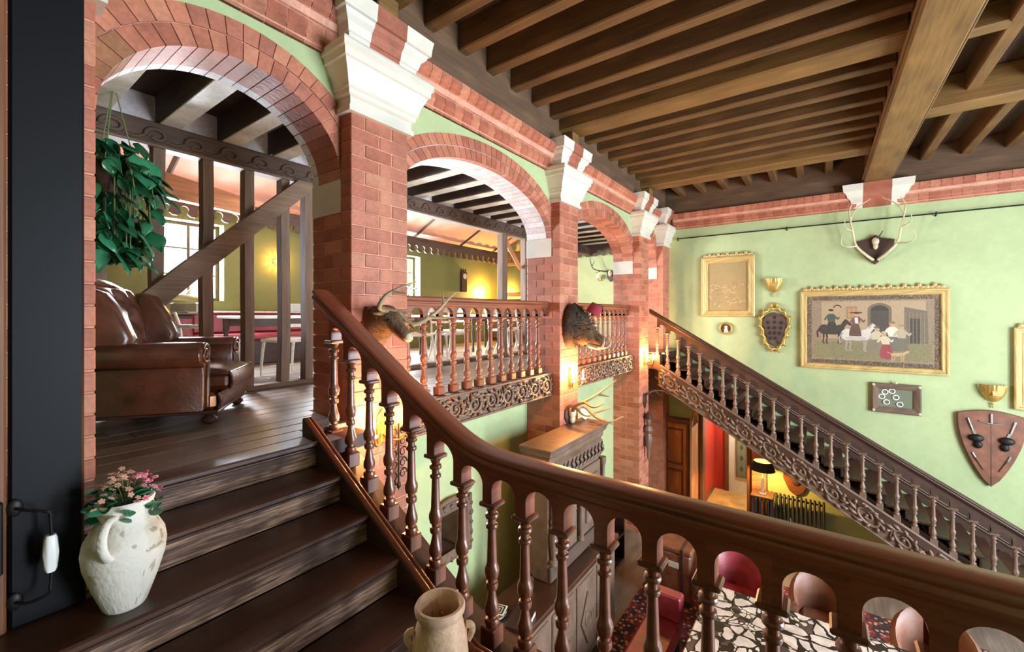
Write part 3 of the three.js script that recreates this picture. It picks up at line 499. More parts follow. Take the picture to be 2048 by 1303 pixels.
// carved band: s along, u up, d out of the board
function carvedBand(root, L, H, at, mat = M.carve) {
  const ring = (s, e) => { const A = at(s, -H / 2, -0.06), B = at(s, -H / 2, 0), C = at(s, H / 2, 0), D = at(s, H / 2, -0.06); return [A, B, C, D].map(v => v.toArray()); };
  const n = Math.max(2, Math.ceil(L / 0.5)), rings = []; for (let i = 0; i <= n; i++) rings.push(ring(L * i / n));
  const f = part('carved_fascia', muv(loft(rings, true, true, 0.3)), mat, root, 'board carved in relief');
  const L1 = []; for (const u of [-H / 2 + 0.012, H / 2 - 0.012]) L1.push(tube([at(0, u, 0.004), at(L / 2, u, 0.004), at(L, u, 0.004)], 0.014, 6));
  part('fillet', L1, mat, f);
  const R = []; const m = Math.round(L / (H * 0.95)), w = L / m;
  for (let i = 0; i < m; i++) {
    const c = (i + 0.5) * w, dir = i % 2 ? -1 : 1, pts = [], rad = [];
    for (let k = 0; k <= 34; k++) { const t = k / 34, a = dir * (t * Math.PI * 3.3 - Math.PI * 0.6), r = H * (0.36 - 0.28 * t); pts.push(at(c + r * 1.1 * Math.cos(a), r * Math.sin(a), 0.012)); rad.push((0.019 - 0.009 * t) * (H > 0.35 ? 1.45 : 1.1)); }
    R.push(tube(pts, rad, 6)); const bc = at(c, 0, 0.012); R.push(blob(bc.x, bc.y, bc.z, 0.024, 0.024, 0.024, 7));
    // linking stem and acanthus leaves
    R.push(tube([at(c - w * 0.6, dir * H * 0.3, 0.01), at(c - w * 0.32, dir * H * 0.12, 0.014), at(c - w * 0.38, -dir * H * 0.3, 0.01)], [0.012, 0.016, 0.006], 6, 8));
    for (let k = 0; k < 10; k++) { const a = k / 10 * 6.283 + i, r0 = H * rr(0.2, 0.3), r1 = H * rr(0.4, 0.46), s0 = c + r0 * 1.2 * Math.cos(a), s1 = Math.max(0.02, Math.min(L - 0.02, c + r1 * 1.35 * Math.cos(a + 0.5 * dir))); R.push(tube([at(s0, r0 * Math.sin(a), 0.012), at((s0 + s1) / 2, (r0 + r1) / 2 * Math.sin(a + 0.2 * dir), 0.026), at(s1, Math.max(-H * 0.43, Math.min(H * 0.43, r1 * Math.sin(a + 0.5 * dir))), 0.006)], H > 0.35 ? [0.012, 0.028, 0.005] : [0.008, 0.021, 0.004], 6, 6)); }
  }
  part('scroll_relief', R, mat, f, 'scrolling acanthus relief'); return f;
}
// far stair along the green wall
const FX = 8.32, FS = structure('stair_far', 'long dark staircase running down along the far green wall', 'stairs');
for (let k = 0; k < 21; k++) { const z1 = NOS0 + k * GO, y = GAL - k * RI; part('tread', cb(FX + 0.12, FARX, y - 0.03, y, z1 - GO - 0.02, z1, 0.006, 0), M.tread, FS); part('riser', cb(FX + 0.12, FARX, y - RI, y - 0.03, z1 - 0.05, z1 - 0.02, 0.002, 0), M.dark, FS); }
const zEnd = NOS0 + 21 * GO;
part('soffit', muv(loft([[[FX + 0.1, nosY(NOS0) - 0.5, NOS0 - 0.2], [FARX, nosY(NOS0) - 0.5, NOS0 - 0.2], [FARX, nosY(NOS0) - 0.25, NOS0 - 0.2], [FX + 0.1, nosY(NOS0) - 0.25, NOS0 - 0.2]], [[FX + 0.1, nosY(zEnd) - 0.4, zEnd], [FARX, nosY(zEnd) - 0.4, zEnd], [FARX, nosY(zEnd) - 0.15, zEnd], [FX + 0.1, nosY(zEnd) - 0.15, zEnd]]], true, true, 0.2), 2), M.dark, FS, 'dark boarded stair soffit');
part('wall_dado', muv(loft([NOS0, zEnd].map(z => [[FARX - 0.03, nosY(z) - 0.05, z], [FARX - 0.03, nosY(z) + 0.42, z], [FARX, nosY(z) + 0.42, z], [FARX, nosY(z) - 0.05, z]]), true, true, 0.2), 2), M.dark, FS, 'dark wall side dado');
part('dado_moulding', [0.1, 0.14, 0.38].map(o => tube([[FARX - 0.04, nosY(NOS0) + o, NOS0], [FARX - 0.04, nosY(zEnd) + o, zEnd]], 0.012, 6)), M.timberpale, FS, 'pale dado moulding lines');
const farB = thing('far_balustrade', 'long dark balustrade with carved scroll string sloping down the far green wall', 'balustrade');
balustrade(farB, { s0: 2.69, s1: -2.75, first: 2.55, step: -0.192, count: 28, top: pitch, map: (s, a, y) => [FX + a, y, -s], bal: balFar, balMat: M.carve, railMat: M.dark, drop: 0.26, apex: 0.17, bay0: 0, bay1: 27, steps: 12, plinthTotal: 0.692 });
carvedBand(farB, 5.3, 0.42, (s, u, d) => V(FX - 0.1 - d, nosY(NOS0) - 0.4 - 0.6 * s + u, NOS0 - 0.06 + s));
part('string_top', muv(loft([2.69, -2.75].map(p => { const y = pitch(p) - 0.942; return [[FX - 0.13, y, -p], [FX + 0.13, y, -p], [FX + 0.13, y - 0.12, -p], [FX - 0.13, y - 0.12, -p]]; }), true, true, 0.3), 2), M.dark, farB);
// ================================================================ THINGS: stair foot and near objects
function door1() {
  const d = structure('door_1', 'black painted door leaf with a hanging white porcelain pull at the picture edge', 'door');
  part('leaf', cb(0.163, 0.345, -1.067, 2.4, -2.24, -2.2, 0.008, 1), M.black, d, 'black door leaf');
  part('stile', cb(-0.3, 0.158, -1.067, 2.4, -2.25, -2.19, 0.006, 1), M.door, d, 'brown door stile');
  const lk = part('lock_case', cb(0.09, 0.15, -0.86, -0.62, -2.195, -2.165, 0.006), M.iron, d, 'worn iron lock case');
  part('keyhole_plate', [blob(0.125, -0.7, -2.163, 0.012, 0.02, 0.006), blob(0.125, -0.77, -2.163, 0.01, 0.014, 0.006)], M.brass, lk);
  const h = part('pull_wire', [tube([[0.175, -0.655, -2.19], [0.2, -0.66, -2.15], [0.245, -0.675, -2.12], [0.25, -0.7, -2.12], [0.25, -0.93, -2.12], [0.245, -0.95, -2.12], [0.2, -0.97, -2.15], [0.175, -0.97, -2.19]], 0.005, 7, 28), blob(0.176, -0.655, -2.195, 0.02, 0.03, 0.01), blob(0.176, -0.97, -2.195, 0.02, 0.03, 0.01)], M.iron, d, 'thin wire pull');
  part('grip', tr(lathe([[0, -0.062], [0.013, -0.062], [0.017, -0.05], [0.0205, 0], [0.017, 0.05], [0.013, 0.062], [0, 0.062]], 18), 0.25, -0.815, -2.12), M.porcelain, h, 'white porcelain grip');
}
door1();
{ // limewashed jar with flowers on the third step
  const j = thing('white_jar', 'whitewashed two handled jar standing on the step beside the black door', 'jar', [0.43, GAL - 2 * RI, -2.065]);
  const prof = [[0, 0], [0.058, 0], [0.064, 0.01], [0.092, 0.09], [0.115, 0.17], [0.12, 0.215], [0.114, 0.255], [0.097, 0.29], [0.08, 0.315], [0.076, 0.335], [0.08, 0.365], [0.086, 0.385], [0.082, 0.39], [0.075, 0.388], [0.068, 0.34], [0.074, 0.3], [0, 0.29]];
  part('body', lathe(prof, 36, 1), M.lime, j);
  for (const a of [2.15, -0.99]) { const c = Math.cos(a), s = Math.sin(a); part('handle', tube([[0.08 * c, 0.35, 0.08 * s], [0.125 * c, 0.352, 0.125 * s], [0.155 * c, 0.32, 0.155 * s], [0.152 * c, 0.27, 0.152 * s], [0.118 * c, 0.225, 0.118 * s]], [0.016, 0.015, 0.014, 0.015, 0.018], 8, 18, 0.7), M.lime, j); }
  const p = thing('flowering_plant', 'small pink flowering plant growing out of the whitewashed jar', 'plant', [0.43, GAL - 2 * RI + 0.29, -2.065]);
  const lf = new THREE.SphereGeometry(1, 8, 5).scale(0.022, 0.004, 0.034);
  const stems = [];
  for (let i = 0; i < 26; i++) { const a = rr(0, 6.28), r = rr(0.02, 0.13), h = rr(0.13, 0.25) - r * 0.3; stems.push(tube([[0, 0, 0], [r * 0.3 * Math.cos(a), h * 0.6, r * 0.3 * Math.sin(a)], [r * Math.cos(a), h, r * Math.sin(a)]], [0.003, 0.0016], 5, 6)); }
  part('stems', stems, M.stem, p); p.scale.setScalar(0.78);
  for (let i = 0; i < 60; i++) { const a = rr(0, 6.28), r = rr(0.03, 0.13), m = part('leaf', lf, M.leaf[rnd() * 3 | 0], p); m.position.set(r * Math.cos(a), rr(0.08, 0.2) - r * 0.25, r * Math.sin(a)); m.rotation.set(rr(-0.8, 0.8), rr(0, 6.3), rr(-0.8, 0.8)); }
  const fl = merge([0, 1, 2, 3, 4].map(k => new THREE.SphereGeometry(1, 6, 4).scale(0.006, 0.002, 0.008).translate(0, 0, 0.007).rotateY(k * 1.2566)));
  for (let i = 0; i < 90; i++) { const a = rr(0, 6.28), r = Math.sqrt(rnd()) * 0.14, m = part('flower', fl, M.petal[r * Math.cos(a) > 0.03 ? rnd() * 2 | 0 : 2], p); m.position.set(r * Math.cos(a), 0.25 - r * r * 6 + rr(-0.03, 0.02), r * Math.sin(a)); m.rotation.set(rr(-0.7, 0.7), rr(0, 6.3), rr(-0.7, 0.7)); }
  const t = thing('terracotta_jar', 'pale terracotta jar with lug handles standing on the landing by the balusters', 'jar', [1.06, LAND, -1.08]); t.scale.set(0.83, 0.985, 0.83);
  part('body', lathe([[0, 0], [0.07, 0], [0.075, 0.01], [0.1, 0.12], [0.118, 0.24], [0.12, 0.32], [0.112, 0.4], [0.096, 0.445], [0.088, 0.46], [0.094, 0.475], [0.104, 0.485], [0.106, 0.5], [0.1, 0.51], [0.088, 0.51], [0.082, 0.5], [0.08, 0.46], [0.09, 0.4], [0.09, 0.36], [0, 0.355]], 40, 0.9), M.terra, t);
  part('soil', tr(lathe([[0.0, 0.006], [0.05, 0.008], [0.088, 0]], 20), 0, 0.405, 0), M.terrain, t, 'reddish dried filling');
  for (const a of [0.75, 3.9]) { const c = Math.cos(a), s = Math.sin(a); part('lug', tube([[0.108 * c, 0.42, 0.108 * s], [0.132 * c, 0.415, 0.132 * s], [0.136 * c, 0.395, 0.136 * s], [0.12 * c, 0.365, 0.12 * s]], [0.014, 0.014, 0.014, 0.012], 8, 14), M.terra, t); }
  const d = thing('dried_sprig', 'small dried sprig lying inside the terracotta jar', 'sprig', [1.06, LAND + 0.41, -1.08]);
  part('twigs', [...Array(10)].map(() => { const a = rr(0, 6.28); return tube([[0, 0, 0], [0.03 * Math.cos(a), 0.02, 0.03 * Math.sin(a)], [0.055 * Math.cos(a + 0.5), rr(0.01, 0.035), 0.055 * Math.sin(a + 0.5)]], [0.003, 0.002], 5); }), M.fur, d);
  for (let i = 0; i < 16; i++) { const m = part('flower_head', blob(0, 0, 0, 0.008, 0.006, 0.008, 6), M.petal[i % 3], d); m.position.set(rr(-0.04, 0.04), rr(0.015, 0.035), rr(-0.04, 0.04)); }
}

// ---------------------------------------------------------------- trophies and lights on the piers
const antlerSet = (root, list, mat, r0 = 0.017) => list.forEach(a => { const m = part('antler', tube(a.main, a.main.map((_, i) => r0 * (1 - 0.72 * i / (a.main.length - 1))), 8, 26), mat, root); (a.tines || []).forEach(t => part('tine', tube(t, t.map((_, i) => r0 * 0.62 * (1 - 0.75 * i / (t.length - 1))), 7, 10), mat, m)); });
{ // stag on the first pier
  const s = thing('stag_mount', 'stag head mount with pale antlers on the first brick pier above the handrail', 'trophy', [1.98, -0.08, ZF]);
  part('shield', tr(ext([[-0.09, 0.13], [0.09, 0.13], [0.11, 0.02], [0.07, -0.14], [0, -0.22], [-0.07, -0.14], [-0.11, 0.02]].reverse(), 0.03, 0.006), 0, 0, 0), M.door, s, 'dark wooden shield');
  const rg = (z, cy, a, b, cx = 0) => [...Array(16)].map((_, k) => { const t = k / 16 * 6.283; return [cx + a * Math.cos(t), cy + b * Math.sin(t), z]; });
  part('head', loft([rg(0.03, -0.02, 0.12, 0.16), rg(0.09, 0.0, 0.11, 0.14), rg(0.16, 0.04, 0.09, 0.1), rg(0.22, 0.02, 0.075, 0.08), rg(0.29, -0.04, 0.05, 0.06), rg(0.35, -0.08, 0.042, 0.047), rg(0.38, -0.09, 0.03, 0.032)], true, true, 1.4), M.fur, s, 'brown furred head');
  part('muzzle', blob(0, -0.09, 0.37, 0.036, 0.034, 0.03), M.bone, s, 'pale muzzle');
  for (const q of [-1, 1]) { part('ear', loft([rg(0, 0, 0.03, 0.02), rg(0.06, 0.0, 0.035, 0.012), rg(0.12, 0, 0.004, 0.003)], true, true, 1.4).rotateY(q * 1.2).translate(q * 0.07, 0.08, 0.17), M.fur, s); part('eye', blob(q * 0.066, 0.03, 0.24, 0.012, 0.012, 0.012), M.iron, s); }
  antlerSet(s, [
    { main: [[-0.05, 0.1, 0.2], [-0.13, 0.12, 0.22], [-0.1, 0.2, 0.25], [-0.02, 0.25, 0.27], [0.13, 0.31, 0.3]], tines: [[[-0.12, 0.12, 0.22], [-0.05, 0.1, 0.3], [0.04, 0.08, 0.36]], [[-0.06, 0.23, 0.26], [0.0, 0.22, 0.34]]] },
    { main: [[0.05, 0.08, 0.2], [0.12, 0.0, 0.28], [0.3, 0.08, 0.32], [0.42, 0.18, 0.33], [0.52, 0.25, 0.33]], tines: [[[0.22, 0.05, 0.31], [0.33, 0.045, 0.36], [0.48, 0.05, 0.36]], [[0.1, 0.0, 0.27], [0.1, -0.05, 0.34], [0.16, -0.09, 0.4]], [[0.38, 0.15, 0.33], [0.4, 0.25, 0.3]]] }], M.antler, 0.023);
}
{ // boar with red fez on the second pier
  const s = thing('boar_head', 'bristly boar head with white tusks jutting from the second brick pier', 'trophy', [5.02, -0.2, ZF]);
  const rg = (z, cy, a, b) => [...Array(18)].map((_, k) => { const t = k / 18 * 6.283, w = 1 + 0.04 * Math.sin(k * 7 + z * 90); return [a * w * Math.cos(t), cy + b * w * Math.sin(t), z]; });
  part('neck', loft([rg(0, 0.02, 0.19, 0.28), rg(0.08, 0.05, 0.2, 0.3), rg(0.16, 0.04, 0.19, 0.25), rg(0.24, -0.01, 0.16, 0.19)], true, true, 1.4), M.furdark, s, 'dark bristled neck');
  part('head', loft([rg(0.2, -0.02, 0.155, 0.19), rg(0.28, -0.05, 0.13, 0.15), rg(0.36, -0.1, 0.095, 0.11), rg(0.44, -0.14, 0.07, 0.08), rg(0.52, -0.17, 0.058, 0.06), rg(0.535, -0.17, 0.05, 0.05)], true, true, 1.4), M.fur, s);
  { const L = [], cone = new THREE.ConeGeometry(0.006, 0.075, 3).toNonIndexed(); for (let i = 0; i < 420; i++) { const t = rnd(), an = rr(0, 6.283), z = 0.02 + t * 0.34, s0 = t < 0.6 ? 1 : 1 - (t - 0.6) * 0.9, x = 0.2 * s0 * Math.cos(an), y = 0.03 - (t > 0.6 ? (t - 0.6) * 0.2 : 0) + 0.27 * s0 * Math.sin(an) * (t < 0.5 ? 1 : 0.78); const g = cone.clone().rotateX(1.1 + rr(-0.3, 0.3)).rotateZ(an - Math.PI / 2 + rr(-0.3, 0.3)); L.push(g.translate(x * 0.97, y * 0.97, z)); } part('bristles', L, M.fur, s, 'coarse brown bristles').userData.kind = 'stuff'; }
  part('snout', blob(0, -0.17, 0.535, 0.055, 0.05, 0.018), M.brownleather, s, 'bare snout disc');
  part('jaw', loft([rg(0.3, -0.2, 0.07, 0.05), rg(0.42, -0.24, 0.05, 0.03), rg(0.5, -0.235, 0.03, 0.018)], true, true, 1.4), M.bone, s, 'pale lower jaw');
  for (const q of [-1, 1]) { part('ear', ext([[-0.04, 0], [0.04, 0], [0.02, 0.09], [0, 0.12], [-0.02, 0.08]], 0.012, 0.003).rotateY(q * 0.5).translate(q * 0.12, 0.1, 0.2), M.furdark, s); part('eye', blob(q * 0.09, 0.0, 0.34, 0.013, 0.013, 0.013), M.iron, s); part('tusk', tube([[q * 0.05, -0.23, 0.45], [q * 0.09, -0.23, 0.5], [q * 0.1, -0.17, 0.54], [q * 0.085, -0.1, 0.54]], [0.016, 0.015, 0.011, 0.003], 8, 14), M.bone, s, 'curved white tusk'); }
  const f = thing('fez_hat', 'dark red felt hat sitting on the boar head', 'hat', [5.02, 0.0, ZF + 0.34]);
  part('crown', lathe([[0, 0], [0.095, 0], [0.092, 0.02], [0.075, 0.12], [0.07, 0.125], [0, 0.128]], 24, 0.7).rotateX(0.5).rotateZ(-0.1), M.fez, f); part('tassel', tube([[0, 0.11, 0.06], [0.06, 0.1, 0.1], [0.085, 0.02, 0.1]], [0.003, 0.008], 6, 8), M.black, f);
}
function sconce(x, y, label, intensity) {
  const s = thing('wall_sconce', label, 'wall light', [x, y, ZF], 0, 'twin arm sconces on the brick piers');
  part('backplate', tr(ext([[-0.035, -0.12], [0.035, -0.12], [0.05, 0], [0.03, 0.1], [0, 0.14], [-0.03, 0.1], [-0.05, 0]], 0.012, 0.004), 0, 0, 0), M.brass, s);
  for (const q of [-1, 1]) {
    part('arm', tube([[0, -0.04, 0.01], [q * 0.05, -0.1, 0.06], [q * 0.12, -0.1, 0.1], [q * 0.15, -0.03, 0.12]], [0.008, 0.007], 7, 16), M.brass, s);
    const c = part('candle_tube', tr(lathe([[0, -0.03], [0.03, -0.03], [0.034, -0.02], [0.012, -0.01], [0.012, 0.05], [0, 0.05]], 14), q * 0.15, 0, 0.12), M.porcelain, s);
    part('bulb', blob(q * 0.15, 0.075, 0.12, 0.014, 0.028, 0.014, 10), M.bulb, c, 'glowing candle bulb');
    const l = new THREE.PointLight(0xffb468, intensity, 0, 2); l.position.set(q * 0.15, 0.075, 0.12); l.castShadow = true; s.add(l);
  }
  for (let k = 0; k < 6; k++) { const a = k / 6 * 6.283; part('crystal_drop', tr(lathe([[0, 0], [0.006, 0.012], [0.004, 0.03], [0, 0.034]], 6), (k % 2 ? 1 : -1) * 0.15 + 0.03 * Math.cos(a), -0.065, 0.12 + 0.03 * Math.sin(a)), M.glass, s); }
}
sconce(2.03, -0.86, 'lit candle wall sconce on the first pier seen behind the stair balusters', 3);
sconce(5.04, -0.86, 'lit candle wall sconce below the boar head', 5);
sconce(8.0, -0.86, 'lit candle wall sconce on the third pier beside the far staircase', 5);
{ // wrought iron hanging ornament, antlers on piers 2 and 3
  const w = thing('iron_ornament', 'black wrought iron scroll ornament hanging on the first pier below the sconce', 'ornament', [2.17, -1.12, ZF + 0.02]);
  const L = []; for (let i = 0; i < 5; i++) for (const q of [-1, 1]) { const pts = []; for (let k = 0; k <= 14; k++) { const t = k / 14, a = q * (t * 7.5), r = 0.045 * (1 - t * 0.75); pts.push([q * 0.045 + r * Math.cos(a + (q < 0 ? Math.PI : 0)) * 0.9, 0.2 - i * 0.085 + r * Math.sin(a), 0.012]); } L.push(tube(pts, [0.007, 0.003], 5)); }
  part('scrolls', L, M.iron, w); part('stem', tube([[0, 0.26, 0.012], [0, -0.2, 0.012], [0, -0.26, 0.012]], [0.008, 0.008, 0.003], 6), M.iron, w); part('finial', blob(0, -0.22, 0.014, 0.018, 0.03, 0.014), M.iron, w);
  const a = thing('antler_mount', 'large branching antler mount on the second pier just above the carved cabinet', 'trophy', [5.0, -1.33, ZF]);
  part('wood_disc', tr(lathe([[0, 0], [0.12, 0], [0.12, 0.02], [0.1, 0.03], [0, 0.03]], 24), 0, 0, 0).rotateX(Math.PI / 2), M.dark, a); part('skull_plate', [blob(0, 0.02, 0.06, 0.07, 0.07, 0.05), blob(0, -0.06, 0.06, 0.055, 0.06, 0.04)], M.bone, a, 'pale skull plate');
  antlerSet(a, [{ main: [[-0.03, 0.06, 0.08], [-0.08, 0.14, 0.16], [-0.05, 0.22, 0.3], [0.05, 0.34, 0.46], [0.16, 0.48, 0.6]], tines: [[[-0.06, 0.2, 0.25], [-0.12, 0.16, 0.42], [-0.1, 0.22, 0.56]], [[-0.08, 0.12, 0.14], [-0.12, 0.04, 0.3], [-0.1, 0.06, 0.42]], [[0.02, 0.3, 0.4], [0.06, 0.28, 0.55]]] }, { main: [[0.03, 0.06, 0.08], [0.1, 0.1, 0.17], [0.1, -0.02, 0.36], [0.14, -0.06, 0.52], [0.2, 0.02, 0.68]], tines: [[[0.1, 0.02, 0.28], [0.2, 0.06, 0.4], [0.24, 0.1, 0.5]], [[0.12, -0.04, 0.45], [0.18, -0.1, 0.56]]] }], M.antler, 0.03);
  const pl = thing('small_plate', 'small round pale blue plate standing on the carved cabinet behind the antlers', 'plate', [5.28, -1.45, -2.62]);
  part('dish', lathe([[0, 0.004], [0.06, 0.004], [0.09, 0.018], [0.092, 0.014], [0.06, 0], [0, 0]], 24).rotateX(1.3).translate(0, 0.09, 0), M.porcelain, pl);
  const b = thing('small_antlers', 'small dark antler mount on the third pier above a carved figure', 'trophy', [8.0, -1.62, ZF]);
  part('shield', ext([[-0.08, 0.1], [0.08, 0.1], [0.09, -0.05], [0, -0.18], [-0.09, -0.05]].reverse(), 0.02, 0.004), M.dark, b);
  antlerSet(b, [{ main: [[-0.03, 0.05, 0.02], [-0.08, 0.14, 0.1], [-0.04, 0.2, 0.24]], tines: [[[-0.07, 0.13, 0.09], [-0.1, 0.08, 0.2]]] }, { main: [[0.03, 0.05, 0.02], [0.1, 0.13, 0.12], [0.12, 0.16, 0.32], [0.14, 0.1, 0.42]], tines: [[[0.1, 0.14, 0.18], [0.13, 0.05, 0.3]]] }], M.timber, 0.016);
  const c = thing('carved_figure', 'tall narrow carved figure bracket on the third pier below the small antlers', 'carving', [8.0, -2.4, ZF]);
  part('figure', lathe([[0, -0.35], [0.02, -0.34], [0.035, -0.28], [0.03, -0.18], [0.06, -0.08], [0.075, 0.05], [0.05, 0.14], [0.085, 0.2], [0.06, 0.28], [0.03, 0.3], [0.05, 0.35], [0.045, 0.4], [0, 0.44]], 10, 0.5).translate(0, 0, 0.08), M.carve, c); part('cap', tr(lathe([[0.0, 0], [0.09, 0], [0.05, 0.08], [0, 0.14]], 12), 0, 0.42, 0.08), M.dark, c); part('bracket', cb(-0.05, 0.05, -0.1, 0.0, 0, 0.1, 0.01), M.dark, c);
}

// ---------------------------------------------------------------- far wall hangings (local x along the wall, z out of it)
const hang = (name, label, cat, y, z, group) => thing(name, label, cat, [FARX - 0.012, y, z], -Math.PI / 2, group);
const rect = (w, h, i, d) => [[-w / 2 + i, -h / 2 + i, d], [w / 2 - i, -h / 2 + i, d], [w / 2 - i, h / 2 - i, d], [-w / 2 + i, h / 2 - i, d]];
const frameGeo = (w, h, prof) => loft(prof.map(([i, d]) => rect(w, h, i, d)), true, false, 0.3);
function canvasMat(w, h, draw, rough = 0.8) { const c = document.createElement('canvas'); c.width = w; c.height = h; draw(c.getContext('2d'), w, h); const t = new THREE.CanvasTexture(c); t.colorSpace = THREE.SRGBColorSpace; return new THREE.MeshPhysicalMaterial({ color: 0xffffff, map: t, roughness: rough }); }
const fig = (g, col, pts) => { g.fillStyle = col; g.beginPath(); pts.forEach((p, i) => i ? g.lineTo(p[0], p[1]) : g.moveTo(p[0], p[1])); g.closePath(); g.fill(); };
const oval = (g, col, x, y, a, b, r = 0) => { g.fillStyle = col; g.beginPath(); g.ellipse(x, y, a, b, r, 0, 6.3); g.fill(); };
function speckle(g, w, h, n, cols, x0 = 0, y0 = 0, x1 = w, y1 = h) { for (let i = 0; i < n; i++) { g.fillStyle = cols[rnd() * cols.length | 0]; g.fillRect(rr(x0, x1), rr(y0, y1), rr(1, 6), rr(1, 5)); } }
const tapestry = canvasMat(1024, 704, (g, w, h) => {
  g.fillStyle = '#8a7660'; g.fillRect(0, 0, w, h); speckle(g, w, h, 5000, ['#5f4f3e', '#a08b70', '#74644f', '#4a3d30']);
  g.fillStyle = '#a48d6e'; g.fillRect(130, 60, 790, 380); speckle(g, w, h, 1800, ['#957f5e', '#b09a79', '#877255'], 130, 60, 920, 440);
  g.fillStyle = '#8d7a5e'; g.fillRect(330, 110, 90, 130); g.fillStyle = '#a77e58'; g.fillRect(342, 122, 66, 106); g.strokeStyle = '#7d6146'; g.lineWidth = 4; g.strokeRect(342, 122, 66, 106); g.beginPath(); g.moveTo(375, 122); g.lineTo(375, 228); g.moveTo(342, 175); g.lineTo(408, 175); g.stroke();
  oval(g, '#6f5f4c', 590, 150, 90, 70); g.fillStyle = '#6f5f4c'; g.fillRect(500, 150, 180, 260); oval(g, '#3e3a36', 590, 155, 68, 52); g.fillStyle = '#4b443d'; g.fillRect(522, 155, 136, 255);
  fig(g, '#6c604f', [[770, 120], [930, 160], [940, 520], [770, 480]]); g.fillStyle = '#463f36'; g.fillRect(810, 230, 70, 260); g.strokeStyle = '#847560'; for (let i = 0; i < 6; i++) { g.beginPath(); g.moveTo(780 + i * 26, 170); g.lineTo(780 + i * 26, 490); g.stroke(); }
  g.fillStyle = '#7c7452'; g.fillRect(60, 470, 900, 170); speckle(g, w, h, 3000, ['#6a6342', '#938a63', '#5a5238', '#8a7a58'], 60, 460, 960, 640);
  const limb = (col, w, pts) => { g.strokeStyle = col; g.lineWidth = w; g.lineCap = 'round'; g.lineJoin = 'round'; g.beginPath(); g.moveTo(...pts[0]); for (let i = 1; i < pts.length; i++) g.lineTo(...pts[i]); g.stroke(); };
  const horse = (x, y, s, col, shade, f) => { for (const [lx, k] of [[-70, 0], [-48, 8], [58, 4], [78, -4]]) { limb(shade, 17 * s, [[x + lx * s * f, y + 20 * s], [x + (lx + k) * s * f, y + 80 * s]]); limb(shade, 11 * s, [[x + (lx + k) * s * f, y + 80 * s], [x + (lx + k - 6) * s * f, y + 138 * s], [x + (lx + k + 4) * s * f, y + 150 * s]]); } oval(g, col, x, y, 102 * s, 52 * s, 0.05 * f); oval(g, col, x - 66 * s * f, y - 4 * s, 48 * s, 54 * s); oval(g, col, x + 70 * s * f, y - 6 * s, 42 * s, 50 * s); limb(col, 44 * s, [[x + 82 * s * f, y - 24 * s], [x + 122 * s * f, y - 88 * s]]); limb(col, 26 * s, [[x + 122 * s * f, y - 92 * s], [x + 158 * s * f, y - 58 * s]]); limb(shade, 10 * s, [[x + 96 * s * f, y - 70 * s], [x + 118 * s * f, y - 112 * s]]); limb(shade, 15 * s, [[x - 104 * s * f, y - 16 * s], [x - 128 * s * f, y + 30 * s], [x - 122 * s * f, y + 80 * s]]); g.globalAlpha = 0.4; oval(g, shade, x, y + 30 * s, 80 * s, 18 * s); g.globalAlpha = 1; };
  const person = (x, y, h, top, skirt, hat, lean = 0) => { g.fillStyle = skirt; g.beginPath(); g.moveTo(x - h * 0.1, y - h * 0.5); g.quadraticCurveTo(x - h * 0.22, y - h * 0.2, x - h * 0.2, y); g.lineTo(x + h * 0.2, y); g.quadraticCurveTo(x + h * 0.2, y - h * 0.25, x + h * 0.1, y - h * 0.5); g.fill(); g.fillStyle = top; g.beginPath(); g.moveTo(x - h * 0.11, y - h * 0.48); g.quadraticCurveTo(x - h * 0.17 + lean, y - h * 0.7, x - h * 0.07 + lean, y - h * 0.82); g.lineTo(x + h * 0.08 + lean, y - h * 0.82); g.quadraticCurveTo(x + h * 0.17 + lean, y - h * 0.7, x + h * 0.11, y - h * 0.48); g.fill(); limb(top, h * 0.065, [[x + h * 0.1 + lean, y - h * 0.75], [x + h * 0.22 + lean, y - h * 0.6], [x + h * 0.26 + lean, y - h * 0.66]]); limb(top, h * 0.065, [[x - h * 0.1 + lean, y - h * 0.75], [x - h * 0.2 + lean, y - h * 0.58]]); oval(g, '#b8906f', x + lean, y - h * 0.9, h * 0.065, h * 0.08); oval(g, hat, x + lean, y - h * 0.965, h * 0.09, h * 0.045, 0.1); };
  horse(215, 350, 0.95, '#3d362f', '#2e2823', 1); person(215, 390, 250, '#465043', '#39352f', '#2a2622', -6); g.strokeStyle = '#2a2622'; g.lineWidth = 9; g.beginPath(); g.arc(262, 128, 30, 3.4, 6.0); g.stroke();
  horse(410, 400, 1.05, '#c4bcae', '#948c80', 1); person(405, 410, 240, '#6b4c40', '#5a4438', '#453329', 10); fig(g, '#cfc5b4', [[398, 225], [425, 222], [430, 285], [404, 282]]); g.fillStyle = '#4a372c'; g.fillRect(365, 168, 92, 12);
  person(560, 560, 250, '#b9a98e', '#7c6e5c', '#6b5a48', 8); person(690, 545, 285, '#d0c5b0', '#6a6457', '#7a6a55', -8); person(750, 540, 250, '#a99a80', '#6d6556', '#8b7c64'); person(640, 600, 240, '#c3b296', '#8f4144', '#b59a7c', -14); oval(g, '#8f4144', 645, 590, 55, 40);
  limb('#b59770', 34, [[690, 582], [760, 576]]); limb('#b59770', 20, [[765, 570], [796, 548]]); for (const x of [684, 702, 752, 768]) limb('#a68862', 10, [[x, 585], [x - 4, 640]]); limb('#a68862', 8, [[680, 575], [650, 560]]);
  g.globalAlpha = 0.35; speckle(g, w, h, 9000, ['#5f4f3e', '#b39c7c', '#74644f', '#3d3228', '#8d7a5e']); g.globalAlpha = 1;
